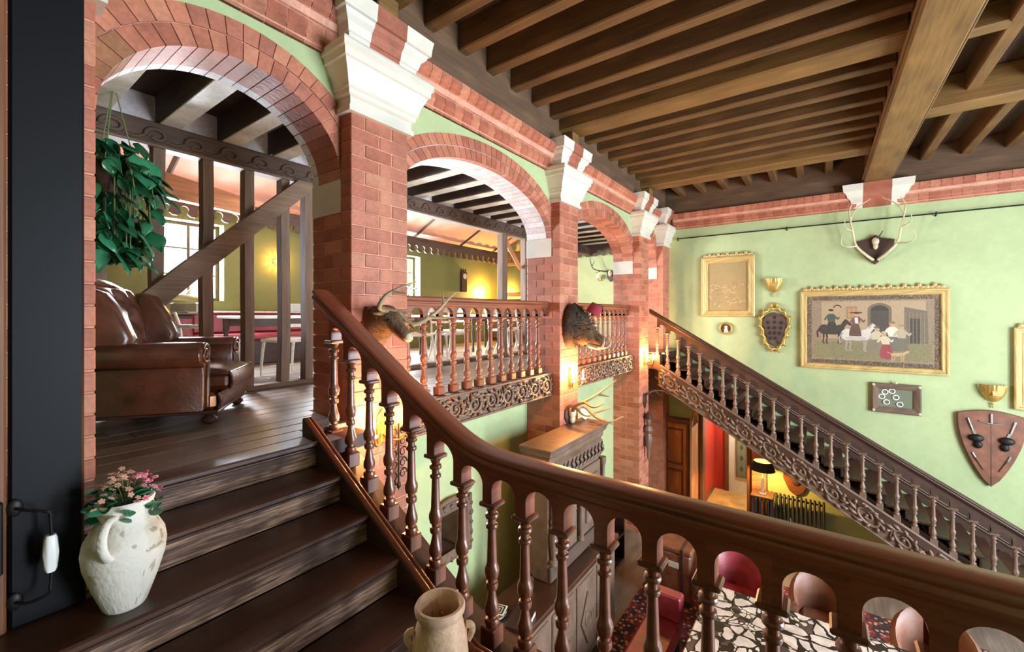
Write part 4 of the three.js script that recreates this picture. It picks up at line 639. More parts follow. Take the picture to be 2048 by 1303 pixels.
  g.strokeStyle = '#4d4032'; g.lineWidth = 46; g.strokeRect(23, 23, w - 46, h - 46); for (const b of [[0, 0, w, 46], [0, h - 60, w, h], [0, 0, 50, h], [w - 60, 0, w, h]]) speckle(g, w, h, 1600, ['#9a8668', '#5d4b38', '#7a6850', '#b09a78'], ...b);
});
const etch = canvasMat(512, 620, (g, w, h) => { g.fillStyle = '#9c8658'; g.fillRect(0, 0, w, h); speckle(g, w, h, 4000, ['#937d52', '#a68f63', '#87724a']); g.strokeStyle = '#8a7650'; g.lineWidth = 3; g.strokeRect(20, 20, w - 40, h - 40); g.lineWidth = 4; for (let i = 0; i < 90; i++) { const x = rr(50, 460), y = rr(270, 570); g.strokeStyle = ['#8f7b55', '#cbb98e', '#7e6b48'][i % 3]; g.beginPath(); g.moveTo(x, y); g.quadraticCurveTo(x + rr(-50, 50), y - rr(10, 60), x + rr(-60, 60), y + rr(-30, 30)); g.stroke(); } });
function crest(root, w, h, n) { const L = []; for (let i = 0; i < n; i++) { const x = -w / 2 + w * (i + 0.5) / n, y = h / 2; if (i % 2 === 0) L.push(blob(x, y + 0.03, 0.02, 0.035, 0.035, 0.02)); else { L.push(blob(x, y + 0.06, 0.02, 0.026, 0.04, 0.018)); L.push(blob(x - 0.035, y + 0.03, 0.02, 0.03, 0.022, 0.018)); L.push(blob(x + 0.035, y + 0.03, 0.02, 0.03, 0.022, 0.018)); } } L.push(cb(-w / 2, w / 2, h / 2 - 0.01, h / 2 + 0.015, 0, 0.035, 0.004)); part('carved_cresting', L, M.giltpale, root, 'pierced gilt cresting'); }
const gprof = s => [[0, 0], [0, 0.045], [0.012 * s, 0.055], [0.03 * s, 0.055], [0.045 * s, 0.04], [0.06 * s, 0.038], [0.07 * s, 0.045], [0.085 * s, 0.045], [0.1 * s, 0.02], [0.1 * s, 0.012]];
function giltPicture(label, w, h, y, z, mat, s, n) { const p = hang('gilt_picture', label, 'picture', y, z, 'gilt framed pictures on the far wall'); part('frame', frameGeo(w, h, gprof(s)), M.giltpale, p, 'pale gilt frame'); part('canvas', new THREE.PlaneGeometry(w - 0.18 * s, h - 0.18 * s).translate(0, 0, 0.014), mat, p); part('backing', bx(-w / 2 + 0.01, w / 2 - 0.01, -h / 2 + 0.01, h / 2 - 0.01, 0, 0.01), M.dark, p); crest(p, w - 0.06, h, n); return p; }
giltPicture('upright gilt framed brown relief picture nearest the corner pier', 0.98, 1.22, 0.545, -1.53, etch, 1.25, 11);
giltPicture('large gilt framed tapestry of riders and horses in a courtyard', 1.97, 1.41, -0.3, 0.69, tapestry, 1.0, 21);
giltPicture('gilt framed picture cut off by the right edge above the sword shield', 1.0, 1.23, -0.83, 2.86, etch, 1.25, 11);
{ const p = hang('miniature_portrait', 'tiny round portrait miniature under the upright gilt picture', 'picture', -0.31, -1.56);
  part('rim', new THREE.TorusGeometry(0.11, 0.018, 8, 28).translate(0, 0, 0.02), M.gilt, p);
  part('portrait', new THREE.CircleGeometry(0.105, 28).translate(0, 0, 0.015), canvasMat(128, 128, (g, w, h) => { g.fillStyle = '#3c2a22'; g.fillRect(0, 0, w, h); fig(g, '#e6c9b4', [[50, 120], [44, 80], [54, 60], [60, 30], [78, 34], [82, 70], [96, 124]]); oval(g, '#e8cdb8', 66, 44, 17, 22); oval(g, '#5a3c2c', 66, 24, 20, 12); fig(g, '#d9b6a6', [[30, 128], [50, 92], [88, 92], [106, 128]]); }, 0.5), p);
  const o = hang('ornate_key_board', 'ornate gilt cartouche board with rows of dark medallions below the first shell light', 'wall board', -0.28, -0.71);
  part('board', ext([[-0.17, 0.22], [0, 0.3], [0.17, 0.22], [0.2, 0.1], [0.13, -0.18], [0.08, -0.3], [0, -0.35], [-0.08, -0.3], [-0.13, -0.18], [-0.2, 0.1]].reverse(), 0.03, 0.008), M.timber, o, 'brown velvet ground');
  const L = [], edge = [[-0.18, 0.24], [-0.1, 0.32], [0, 0.36], [0.1, 0.32], [0.18, 0.24], [0.23, 0.1], [0.19, -0.05], [0.16, -0.2], [0.1, -0.34], [0, -0.4], [-0.1, -0.34], [-0.16, -0.2], [-0.19, -0.05], [-0.23, 0.1]];
  edge.forEach((e, i) => { const q = edge[(i + 1) % 14], m = [(e[0] + q[0]) / 2 * 1.12, (e[1] + q[1]) / 2 * 1.1]; L.push(tube([[...e, 0.03], [...m, 0.045], [...q, 0.03]], [0.022, 0.03, 0.022], 7, 8)); L.push(blob(m[0] * 1.08, m[1] * 1.06, 0.035, 0.03, 0.03, 0.025, 7)); L.push(tube([[m[0], m[1], 0.04], [m[0] * 1.12 + 0.02, m[1] * 1.1, 0.04], [m[0] * 1.14, m[1] * 1.12 - 0.03, 0.035]], [0.014, 0.004], 6, 6)); });
  L.push(new THREE.TorusGeometry(0.05, 0.02, 7, 16).translate(0, 0.42, 0.035)); part('cartouche_frame', L, M.gilt, o, 'scrolled gilt frame');
  for (const [x, y] of [[0, 0.2], [-0.11, 0.1], [0, 0.11], [0.11, 0.1], [-0.1, 0.0], [0, 0.0], [0.1, 0.0], [-0.08, -0.1], [0.0, -0.1], [0.08, -0.1], [-0.07, -0.2], [0.01, -0.2], [0.05, -0.27]]) part('medallion', merge([new THREE.TorusGeometry(0.028, 0.007, 6, 14), new THREE.SphereGeometry(0.02, 8, 5).scale(1, 1, 0.4)]).translate(x, y, 0.034), M.iron, o); }
function shell(label, y, z) { const s = hang('shell_wall_light', label, 'wall light', y, z, 'gilt shell uplighters on the far wall');
  const pos = [], N = 40, K = 12, rings = []; for (let k = 0; k <= K; k++) { const t = k / K, ring = []; for (let i = 0; i <= N; i++) { const a = Math.PI * i / N, f = 1 + 0.07 * Math.abs(Math.sin(i * Math.PI / 4)) * t, r = 0.145 * Math.sin(t * Math.PI * 0.5) * f; ring.push([r * Math.cos(a), -0.16 + 0.26 * (1 - Math.cos(t * Math.PI * 0.5)) + 0.012 * t * Math.abs(Math.sin(i * Math.PI / 4)), r * Math.sin(a) * 0.85 + 0.003]); } rings.push(ring); }
  part('shell_bowl', loft(rings, false, false, 1), M.gilt, s, 'fluted gilt bowl'); part('drop_finial', [blob(0, -0.19, 0.02, 0.022, 0.022, 0.02), blob(0, -0.235, 0.02, 0.016, 0.02, 0.014)], M.giltpale, s);
  const c = part('glass_slat', ext([[-0.06, 0.08], [0.06, 0.08], [0.05, -0.05], [-0.05, -0.05]].reverse(), 0.008, 0.002).rotateX(-0.18).translate(0.02, 0, 0.115), M.giltpale, s, 'pale ribbed front slat'); }
shell('gilt shell uplighter between the upright picture and the tapestry', 0.56, -0.72);
shell('gilt shell uplighter above the sword shield', -1.2, 2.15);
{ const p = hang('ring_picture', 'small carved frame holding a ring of pale circles under the tapestry', 'picture', -1.44, 1.035);
  part('frame', frameGeo(0.63, 0.5, [[0, 0], [0, 0.04], [0.02, 0.05], [0.075, 0.035], [0.1, 0.02], [0.1, 0.01]]), M.timberpale, p, 'weathered wooden frame'); part('mount', bx(-0.24, 0.24, -0.18, 0.18, 0.002, 0.012), M.curtain, p);
  for (const [x, y] of [[-0.14, 0.1], [-0.18, 0.02], [-0.12, -0.07], [0.0, 0.02], [0.05, -0.09], [-0.05, 0.12]]) part('ring', new THREE.TorusGeometry(0.038, 0.008, 6, 18).translate(x, y, 0.018), M.porcelain, p);
  for (const [x, y] of [[-0.29, 0.22], [0.29, 0.22], [-0.29, -0.22], [0.29, -0.22], [0, 0.27]]) part('boss', blob(x, y, 0.045, 0.024, 0.024, 0.015, 8), M.bone, p);
  const s = hang('sword_shield', 'large brown heater shield mounted with daggers and gauntlets', 'shield', -2.03, 2.12);
  const P = []; for (let i = 0; i <= 10; i++) P.push([-0.36 + 0.72 * i / 10, 0.47 + 0.07 * Math.sin(Math.PI * i / 10)]); for (let i = 1; i <= 12; i++) { const t = i / 12; P.push([0.36 * Math.max(0, Math.cos(t * 1.5708)) ** 0.7 * (1 + 0.06 * Math.sin(t * 3.14)), 0.47 - 1.1 * Math.pow(t, 1.15)]); } for (let i = 11; i >= 1; i--) { const t = i / 12; P.push([-0.36 * Math.max(0, Math.cos(t * 1.5708)) ** 0.7 * (1 + 0.06 * Math.sin(t * 3.14)), 0.47 - 1.1 * Math.pow(t, 1.15)]); }
  part('board', ext(P.reverse(), 0.04, 0.01), M.brownleather, s, 'brown leathered board'); part('ridge', tube([[0, 0.5, 0.045], [0, -0.6, 0.045]], 0.008, 6), M.dark, s);
  const sw = part('sword', [tube([[0.0, 0.49, 0.06], [0, 0.34, 0.06]], 0.013, 8), tube([[-0.13, 0.37, 0.06], [0, 0.34, 0.065], [0.12, 0.36, 0.06]], 0.01, 7, 10)], M.steel, s, 'sword hilt with cross guard');
  for (const q of [-1, 1]) { part('dagger', [tube([[q * 0.25, 0.4, 0.06], [q * 0.2, 0.22, 0.06]], [0.014, 0.012], 8), ext([[q * 0.195 - 0.018, 0.22], [q * 0.195 + 0.018, 0.22], [q * 0.14 + 0.012, 0.08], [q * 0.14 - 0.012, 0.08]].sort(() => 0), 0.008).translate(0, 0, 0.055)], M.steel, s); part('gauntlet', [blob(q * 0.16, 0.1, 0.07, 0.085, 0.06, 0.04), blob(q * 0.14, 0.0, 0.065, 0.05, 0.06, 0.035)], M.iron, s, 'dark gauntlet'); part('knife', [tube([[q * 0.2, -0.13, 0.055], [q * 0.17, -0.2, 0.055]], 0.014, 7), tube([[q * 0.17, -0.2, 0.055], [q * 0.08, -0.38, 0.055]], [0.024, 0.012], 5, 0, 0.4)], M.steel, s, 'pale blade'); }
  const a = hang('stag_antlers', 'pair of tall pale antlers on a pointed shield under the main beam', 'trophy', 1.13, 0.77);
  part('shield', ext([[0, 0.22], [0.08, 0.16], [0.25, 0.12], [0.24, 0.0], [0.12, -0.18], [0, -0.29], [-0.12, -0.18], [-0.24, 0.0], [-0.25, 0.12], [-0.08, 0.16]].reverse(), 0.035, 0.008), M.dark, a, 'dark pointed shield'); part('skull', [blob(0, 0.1, 0.07, 0.05, 0.07, 0.05), blob(0, 0.02, 0.075, 0.035, 0.06, 0.035)], M.bone, a); part('hook', tube([[0, 0.12, 0.09], [0.06, 0.2, 0.1], [0.09, 0.27, 0.1]], [0.012, 0.006], 6, 8), M.dark, a);
  antlerSet(a, [-1, 1].map(q => ({ main: [[q * 0.03, -0.22, 0.08], [q * 0.14, -0.12, 0.13], [q * 0.27, 0.05, 0.17], [q * 0.31, 0.28, 0.2], [q * 0.34, 0.5, 0.21], [q * 0.25, 0.68, 0.2], [q * 0.07, 0.82, 0.18]], tines: [[[q * 0.26, 0.03, 0.17], [q * 0.4, 0.02, 0.25], [q * 0.47, 0.08, 0.29], [q * 0.45, 0.22, 0.3]], [[q * 0.34, 0.48, 0.21], [q * 0.36, 0.64, 0.22], [q * 0.3, 0.8, 0.23]], [[q * 0.31, 0.28, 0.2], [q * 0.42, 0.36, 0.27], [q * 0.42, 0.48, 0.3]]] })), M.antlerpale, 0.026);
}
// ================================================================ GALLERY FURNITURE
function pad(w, h, d, nx, ny, dimples = [], p = 4) {      // pillow surface facing +z, closed flat at the back
  const rings = [];
  for (let j = 0; j <= ny; j++) { const y = -1 + 2 * j / ny, row = []; for (let i = 0; i <= nx; i++) { const x = -1 + 2 * i / nx; let z = d * Math.pow(Math.max(0, (1 - Math.abs(x) ** p) * (1 - Math.abs(y) ** p)), 0.45); for (const [bx0, by0, r, a] of dimples) { const q = ((x * w / 2 - bx0) ** 2 + (y * h / 2 - by0) ** 2) / (r * r); z -= a * Math.exp(-q) + a * 0.25 * Math.exp(-Math.sqrt(q)); } row.push([x * w / 2, y * h / 2, z]); } rings.push(row); }
  return loft(rings, false, false, 1.2);
}
{ const c = thing('leather_armchair', 'brown tufted leather wing armchair standing just inside the first arch', 'armchair', [1.06, GAL, -3.93], 55.4 * Math.PI / 180);
  part('base', cb(-0.37, 0.37, 0.09, 0.22, -0.36, 0.4, 0.03), M.leather, c);
  part('trim_board', cb(-0.385, 0.385, 0.075, 0.095, -0.37, 0.425, 0.006), M.dark, c);
  const pleats = (y0, y1, z, bulge, x0) => [...Array(26)].map((_, i) => { const x = -x0 + 2 * x0 * (i + 0.5) / 26, r = x0 / 26 * 1.25; return tube([[x, y0, z], [x, (y0 + y1) / 2, z + bulge], [x, y1, z]], [r * 0.8, r, r * 0.8], 6, 6); });
  part('front_border', merge(pleats(0.1, 0.21, 0.41, 0.016, 0.35)), M.leather, c, 'pleated front border');
  const cu = part('seat_cushion', merge([tr(pad(0.61, 0.78, 0.06, 20, 20).rotateX(-Math.PI / 2), 0, 0.335, 0.08), cb(-0.305, 0.305, 0.22, 0.35, -0.32, 0.475, 0.035)]), M.leather, c, 'plump seat cushion');
  part('cushion_border', merge(pleats(0.228, 0.345, 0.468, 0.018, 0.3)), M.leather, cu, 'pleated cushion edge'); part('piping', tube([[-0.305, 0.35, 0.47], [0, 0.352, 0.48], [0.305, 0.35, 0.47]], 0.008, 6, 10), M.leather, cu);
  for (const q of [-1, 1]) {
    const P = [[0.3, 0.1], [0.3, 0.42], [0.3, 0.5]]; for (let k = 0; k <= 14; k++) { const a = Math.PI * 0.9 - k / 14 * Math.PI * 1.35; P.push([0.375 + 0.09 * Math.cos(a), 0.485 + 0.085 * Math.sin(a)]); } P.push([0.4, 0.395], [0.395, 0.36], [0.395, 0.1]);
    let g = ext(P.reverse(), 0.66, 0.012).translate(0, 0, -0.33); if (q < 0) { g = g.rotateY(Math.PI); }
    const a = part('arm', toCreasedNormals(g, 0.8), M.leather, c, 'rolled arm');
    const sp = []; for (let k = 0; k <= 30; k++) { const t = k / 30, an = Math.PI * 0.2 + t * Math.PI * 3.6, r = 0.075 * (1 - t * 0.8); sp.push([q * (0.375 + r * Math.cos(an)), 0.485 + r * Math.sin(an), 0.345]); }
    part('scroll_front', [tube(sp, [0.014, 0.008], 6), tube([[q * 0.36, 0.12, 0.345], [q * 0.35, 0.3, 0.347], [q * 0.325, 0.44, 0.345]], [0.02, 0.022, 0.012], 6, 8), tube([[q * 0.32, 0.12, 0.345], [q * 0.315, 0.3, 0.347], [q * 0.31, 0.44, 0.345]], 0.01, 6, 8)], M.leather, a, 'pleated arm scroll');
    const W = [[0, 0], [0.24, 0.0], [0.27, 0.1], [0.2, 0.28], [0.12, 0.4], [0.04, 0.43], [0, 0.42]];
    part('wing', toCreasedNormals(ext(W, 0.075, 0.03).rotateY(-Math.PI / 2).translate(q > 0 ? 0.4 : -0.31, 0.5, -0.33), 1), M.leather, c, 'padded wing');
    for (const z of [-0.32, 0.32]) part('bun_foot', tr(lathe([[0, 0], [0.025, 0], [0.045, 0.02], [0.047, 0.035], [0.03, 0.055], [0.022, 0.06], [0.035, 0.078], [0, 0.08]], 16), q * 0.34, 0, z > 0 ? 0.36 : z), M.dark, c);
  }
  const btn = []; for (let j = 0; j < 3; j++) for (let i = 0; i < (j % 2 ? 2 : 3); i++) btn.push([(i - (j % 2 ? 0.5 : 1)) * 0.2, -0.06 + j * 0.15, 0.055, 0.05]);
  const bk = part('back', merge([pad(0.64, 0.66, 0.1, 34, 34, btn).rotateX(-0.2).translate(0, 0.63, -0.31), cb(-0.36, 0.36, 0.1, 0.9, -0.44, -0.36, 0.03).rotateX(-0.05)]), M.leather, c, 'deep buttoned back');
  btn.forEach(([x, y]) => part('button', blob(0, 0, 0, 0.011, 0.011, 0.007, 8).translate(x, y, 0.05).rotateX(-0.2).translate(0, 0.63, -0.31), M.leather, bk));
  part('top_roll', tube([[-0.34, 0.9, -0.41], [0, 0.955, -0.42], [0.34, 0.9, -0.41]], [0.05, 0.06, 0.05], 10, 12), M.leather, bk);
}
{ // hanging plant
  const p = thing('hanging_plant', 'large leaved green plant hanging above the leather armchair', 'plant', [0.8, 0.97, -4.15]);
  part('pot', lathe([[0, -0.12], [0.09, -0.12], [0.13, 0.08], [0.14, 0.1], [0.12, 0.1], [0, 0.08]], 20), M.dark, p);
  part('cord', [0, 1, 2].map(k => tube([[0.13 * Math.cos(k * 2.1), 0.1, 0.13 * Math.sin(k * 2.1)], [0, 0.7, 0]], 0.004, 5)), M.stem, p);
  const rows = []; for (let i = 0; i <= 6; i++) { const t = i / 6, w = 0.055 * Math.sin(Math.PI * Math.pow(t, 0.7)) + 0.001; rows.push([[-w, -0.012 - 0.04 * t * t, t * 0.16], [-w * 0.5, 0.0 - 0.04 * t * t, t * 0.16], [0, -0.008 - 0.04 * t * t, t * 0.16], [w * 0.5, 0.0 - 0.04 * t * t, t * 0.16], [w, -0.012 - 0.04 * t * t, t * 0.16]]); }
  const lg = loft(rows, false, false, 1.2), st = [];
  for (let i = 0; i < 230; i++) { const a = rr(0, 6.28), t = rnd(), y = 0.28 - t * 0.84, r = (0.1 + 0.2 * Math.sin(Math.PI * Math.min(1, t * 0.85 + 0.1))) * Math.sqrt(rr(0.15, 1)); const m = part('leaf', lg, M.leaf[rnd() * 3 | 0], p); m.position.set(r * Math.cos(a), y, r * Math.sin(a)); m.rotation.set(rr(0.2, 1.1), a + Math.PI / 2 + rr(-1.2, 1.2) - 1.57, rr(-0.5, 0.5), 'YXZ'); m.scale.setScalar(rr(0.7, 1.25)); if (i % 4 === 0) st.push(tube([[0, 0.05, 0], [r * Math.cos(a) * 0.7, Math.max(0.12, y * 0.5 + 0.1), r * Math.sin(a) * 0.7], [r * Math.cos(a), y, r * Math.sin(a)]], 0.004, 5, 8)); }
  part('stems', st, M.stem, p);
}
function chairProto() {
  const c = thing('dining_chair', '', 'chair');
  part('seat', [cb(-0.22, 0.22, 0.42, 0.455, -0.21, 0.22, 0.015), tr(pad(0.4, 0.4, 0.025, 10, 10).rotateX(-Math.PI / 2), 0, 0.45, 0)], M.cream, c);
  for (const q of [-1, 1]) { part('back_post', tube([[q * 0.19, 0.44, -0.2], [q * 0.19, 0.62, -0.22], [q * 0.205, 0.8, -0.27], [q * 0.21, 0.88, -0.29]], 0.017, 7, 10), M.cream, c); part('leg', tube([[q * 0.19, 0.43, -0.19], [q * 0.19, 0.25, -0.2], [q * 0.195, 0.0, -0.3]], [0.02, 0.017, 0.013], 7, 10), M.cream, c); part('leg', tube([[q * 0.19, 0.43, 0.19], [q * 0.195, 0.25, 0.22], [q * 0.2, 0, 0.24]], [0.022, 0.017, 0.012], 7, 10), M.cream, c); }
  part('top_rail', cb(-0.22, 0.22, 0.78, 0.88, -0.3, -0.275, 0.01), M.cream, c); part('mid_rail', cb(-0.19, 0.19, 0.6, 0.64, -0.24, -0.222, 0.006), M.cream, c); return c;
}
const proto = chairProto();
[[2.62, -5.3, 0.1 + Math.PI, 'cream dining chair seen from behind through the timber posts', 0], [1.95, -5.75, 1.3, 'cream dining chair at the table end nearest the armchair', 0], [3.35, -5.25, Math.PI - 0.3, 'cream dining chair beside the brick pier at the first table', 0], [4.35, -4.95, 2.6, 'cream dining chair behind the middle gallery balusters', 1], [5.0, -4.9, 3.3, 'second cream dining chair behind the gallery balusters', 1], [5.6, -5.4, -1.5, 'cream dining chair at the far end of the second table', 1], [6.6, -5.0, 3.0, 'cream dining chair near the tall timber posts', 1], [7.2, -5.1, 3.4, 'cream dining chair at the third table near the curved brace', 1]].forEach(([x, z, a, label], i) => {
  const c = i ? proto.clone() : proto; if (i) { c.name = numbered('dining_chair'); scene.add(c); }
  c.position.set(x, GAL, z); c.rotation.y = a + Math.PI; c.rotation.y = a; c.userData = { label, category: 'chair', group: 'cream dining chairs in the gallery' };
});
function table(x0, x1, z0, z1, label) {
  const t = thing('dining_table', label, 'table', [(x0 + x1) / 2, GAL, (z0 + z1) / 2], 0, 'dining tables in the gallery'), w = (x1 - x0) / 2, d = (z1 - z0) / 2;
  part('tabletop', cb(-w, w, 0.7, 0.735, -d, d, 0.01), M.cloth, t, 'white tabletop'); part('apron', [cb(-w + 0.06, w - 0.06, 0.6, 0.7, -d + 0.06, -d + 0.08), cb(-w + 0.06, w - 0.06, 0.6, 0.7, d - 0.08, d - 0.06)], M.dark, t);
  for (const a of [-1, 1]) for (const b of [-1, 1]) part('leg', tr(lathe([[0, 0], [0.025, 0], [0.03, 0.05], [0.022, 0.1], [0.035, 0.35], [0.025, 0.5], [0.04, 0.56], [0.04, 0.7], [0, 0.7]], 10), a * (w - 0.08), 0, b * (d - 0.08)), M.dark, t);
}
table(2.2, 3.55, -6.3, -5.6, 'white topped dining table behind the timber posts'); table(4.3, 5.4, -6.0, -5.3, 'white topped dining table behind the gallery balusters'); table(6.3, 7.5, -6.2, -5.5, 'white topped dining table near the tall timber posts');
{ const b = thing('red_bench', 'long red upholstered bench against the gallery back wall', 'bench', [3.5, GAL, -7.1]);
  part('seat', cb(-1.25, 1.25, 0.36, 0.46, -0.3, 0.25, 0.03), M.redleather, b); part('backrest', cb(-1.25, 1.25, 0.46, 0.77, -0.32, -0.22, 0.03), M.redleather, b); part('plinth', cb(-1.22, 1.22, 0, 0.36, -0.3, 0.2, 0.01), M.dark, b); part('top_ledge', cb(-1.27, 1.27, 0.77, 0.8, -0.36, -0.2, 0.006), M.cream, b, 'pale top ledge');
  const s = thing('dark_sideboard', 'dark reddish sideboard under the window behind the timber brace', 'sideboard', [1.65, GAL, -7.12]);
  part('carcass', cb(-0.48, 0.48, 0.08, 0.74, -0.26, 0.24, 0.01), M.dark, s); part('top', cb(-0.52, 0.52, 0.74, 0.77, -0.28, 0.28, 0.008), M.dark, s); for (const q of [-1, 1]) { const d = part('door', cb(q * 0.24 - 0.22, q * 0.24 + 0.22, 0.12, 0.7, 0.24, 0.26, 0.008), M.redleather, s, 'reddish door panel'); part('knob', blob(q * 0.05, 0.42, 0.275, 0.014, 0.014, 0.014, 8), M.brass, d); for (const z of [-0.2, 0.18]) part('foot', cb(q * 0.44 - 0.03, q * 0.44 + 0.03, 0, 0.08, z - 0.03, z + 0.03), M.dark, s); }
  const o = thing('sill_ornament', 'dark driftwood ornament on the sill of the window behind the brace', 'ornament', [2.3, 0.19, -7.62]);
  part('branch', [tube([[-0.3, 0.03, 0], [-0.1, 0.06, 0.02], [0.1, 0.04, 0], [0.3, 0.07, 0.03]], [0.02, 0.04, 0.03, 0.01], 7, 14), tube([[-0.05, 0.05, 0], [0.0, 0.14, 0.02], [0.08, 0.19, 0]], [0.02, 0.006], 6, 8), tube([[0.1, 0.05, 0], [0.18, 0.12, -0.02]], [0.016, 0.005], 6)], M.antler, o);
  const pl = thing('sill_plant', 'small leafy plant on the sill of the far gallery window', 'plant', [6.45, 0.19, -7.6]);
  part('pot', lathe([[0, 0], [0.05, 0], [0.065, 0.1], [0, 0.09]], 14), M.terra, pl); for (let i = 0; i < 34; i++) { const m = part('leaf', brickCache.leaf || (brickCache.leaf = new THREE.SphereGeometry(1, 8, 5).scale(0.035, 0.004, 0.05)), M.leaf[i % 3], pl); m.position.set(rr(-0.17, 0.17), rr(0.12, 0.46), rr(-0.12, 0.12)); m.rotation.set(rr(-1, 1), rr(0, 6), rr(-1, 1)); } part('stems', [...Array(7)].map(() => tube([[0, 0.08, 0], [rr(-0.08, 0.08), 0.25, rr(-0.06, 0.06)], [rr(-0.16, 0.16), 0.44, rr(-0.1, 0.1)]], 0.004, 5, 6)), M.stem, pl);
}
function wallLamp(label, pos, turn, intensity) { const w = thing('star_wall_lamp', label, 'wall light', pos, turn); part('plate', lathe([[0, 0], [0.06, 0], [0.05, 0.02], [0, 0.025]], 18).rotateX(Math.PI / 2), M.brass, w); part('rays', [...Array(10)].map((_, k) => tube([[0, 0, 0.02], [0.09 * Math.cos(k * 0.628), 0.09 * Math.sin(k * 0.628), 0.05]], [0.008, 0.003], 5)), M.brass, w); part('bulb', blob(0, 0, 0.09, 0.022, 0.022, 0.022, 10), M.bulb, w, 'lit bulb'); const l = new THREE.PointLight(0xffbf66, intensity, 0, 2); l.position.set(0, 0, 0.09); l.castShadow = true; w.add(l); }
wallLamp('star shaped wall lamp lighting the olive wall between the window and the pier', [3.5, 0.88, BACKZ], 0, 2.2);
wallLamp('wall lamp in the yellow lit corner behind the tall posts', [8.9, 0.55, BACKZ], 0, 24);
{ const m = thing('overmantel_mirror', 'dark framed mirror with a pointed pediment on the gallery end wall', 'mirror', [FARX - 0.001, 0.95, -6.75], -Math.PI / 2);
  part('frame', frameGeo(1.15, 0.95, [[0, 0], [0, 0.05], [0.03, 0.06], [0.09, 0.04], [0.11, 0.02]]), M.timber, m); part('glass', new THREE.PlaneGeometry(0.95, 0.75).translate(0, 0, 0.022), M.mirror, m, 'mirror glass'); part('pediment', ext([[-0.6, 0.47], [0.6, 0.47], [0, 0.7]], 0.05, 0.006), M.timber, m); part('backing', bx(-0.57, 0.57, -0.46, 0.46, 0.0, 0.012), M.dark, m);
  const k = thing('mantel_cabinet', 'low dark cabinet below the mirror on the gallery end wall', 'cabinet', [FARX - 0.28, GAL, -6.75]); part('carcass', cb(-0.25, 0.25, 0.05, 1.1, -0.6, 0.6, 0.012), M.dark, k); part('top', cb(-0.28, 0.26, 1.1, 1.14, -0.64, 0.64, 0.008), M.dark, k); for (const q of [-1, 1]) part('door', cb(-0.27, -0.25, 0.1, 1.05, q * 0.3 - 0.28, q * 0.3 + 0.28, 0.006), M.timber, k);
  const a = thing('roe_antlers', 'dark antlers on the green end wall seen through the third arch', 'trophy', [FARX - 0.012, 0.93, -4.05], -Math.PI / 2); part('plate', ext([[-0.1, 0.1], [0.1, 0.1], [0.08, -0.1], [0, -0.18], [-0.08, -0.1]].reverse(), 0.025, 0.004), M.dark, a); part('skull', blob(0, 0.02, 0.05, 0.05, 0.08, 0.04), M.bone, a);
  antlerSet(a, [-1, 1].map(q => ({ main: [[q * 0.03, 0.06, 0.05], [q * 0.18, 0.08, 0.14], [q * 0.36, 0.14, 0.2], [q * 0.44, 0.34, 0.2], [q * 0.46, 0.5, 0.18]], tines: [[[q * 0.2, 0.08, 0.15], [q * 0.3, 0.02, 0.26]], [[q * 0.4, 0.2, 0.2], [q * 0.3, 0.32, 0.24]]] })), M.timber, 0.018);
  const s = thing('small_bracket_lamp', 'small pale bracket lamp on the green end wall below the antlers', 'wall light', [FARX - 0.001, 0.84, -4.33], -Math.PI / 2); part('bracket', [cb(-0.03, 0.03, -0.06, 0.03, 0, 0.03, 0.005), tube([[0, -0.03, 0.03], [0, -0.05, 0.08], [0, 0, 0.1]], 0.008, 6, 8)], M.brass, s); part('lamp_shade', tr(lathe([[0.04, 0], [0.055, 0.0], [0.04, 0.09], [0.03, 0.09]], 16), 0, 0, 0.1), M.cream, s);
  const g = thing('wall_clock', 'dark carved wall clock between the tall posts on the back wall', 'clock', [8.15, 0.85, BACKZ]); part('case', cb(-0.09, 0.09, -0.3, 0.22, 0, 0.1, 0.015), M.dark, g); part('dial', new THREE.CircleGeometry(0.07, 20).translate(0, 0.1, 0.102), M.bone, g); part('finials', [-0.07, 0, 0.07].map(x => blob(x, 0.25, 0.05, 0.02, 0.05, 0.02, 8)), M.dark, g);
}

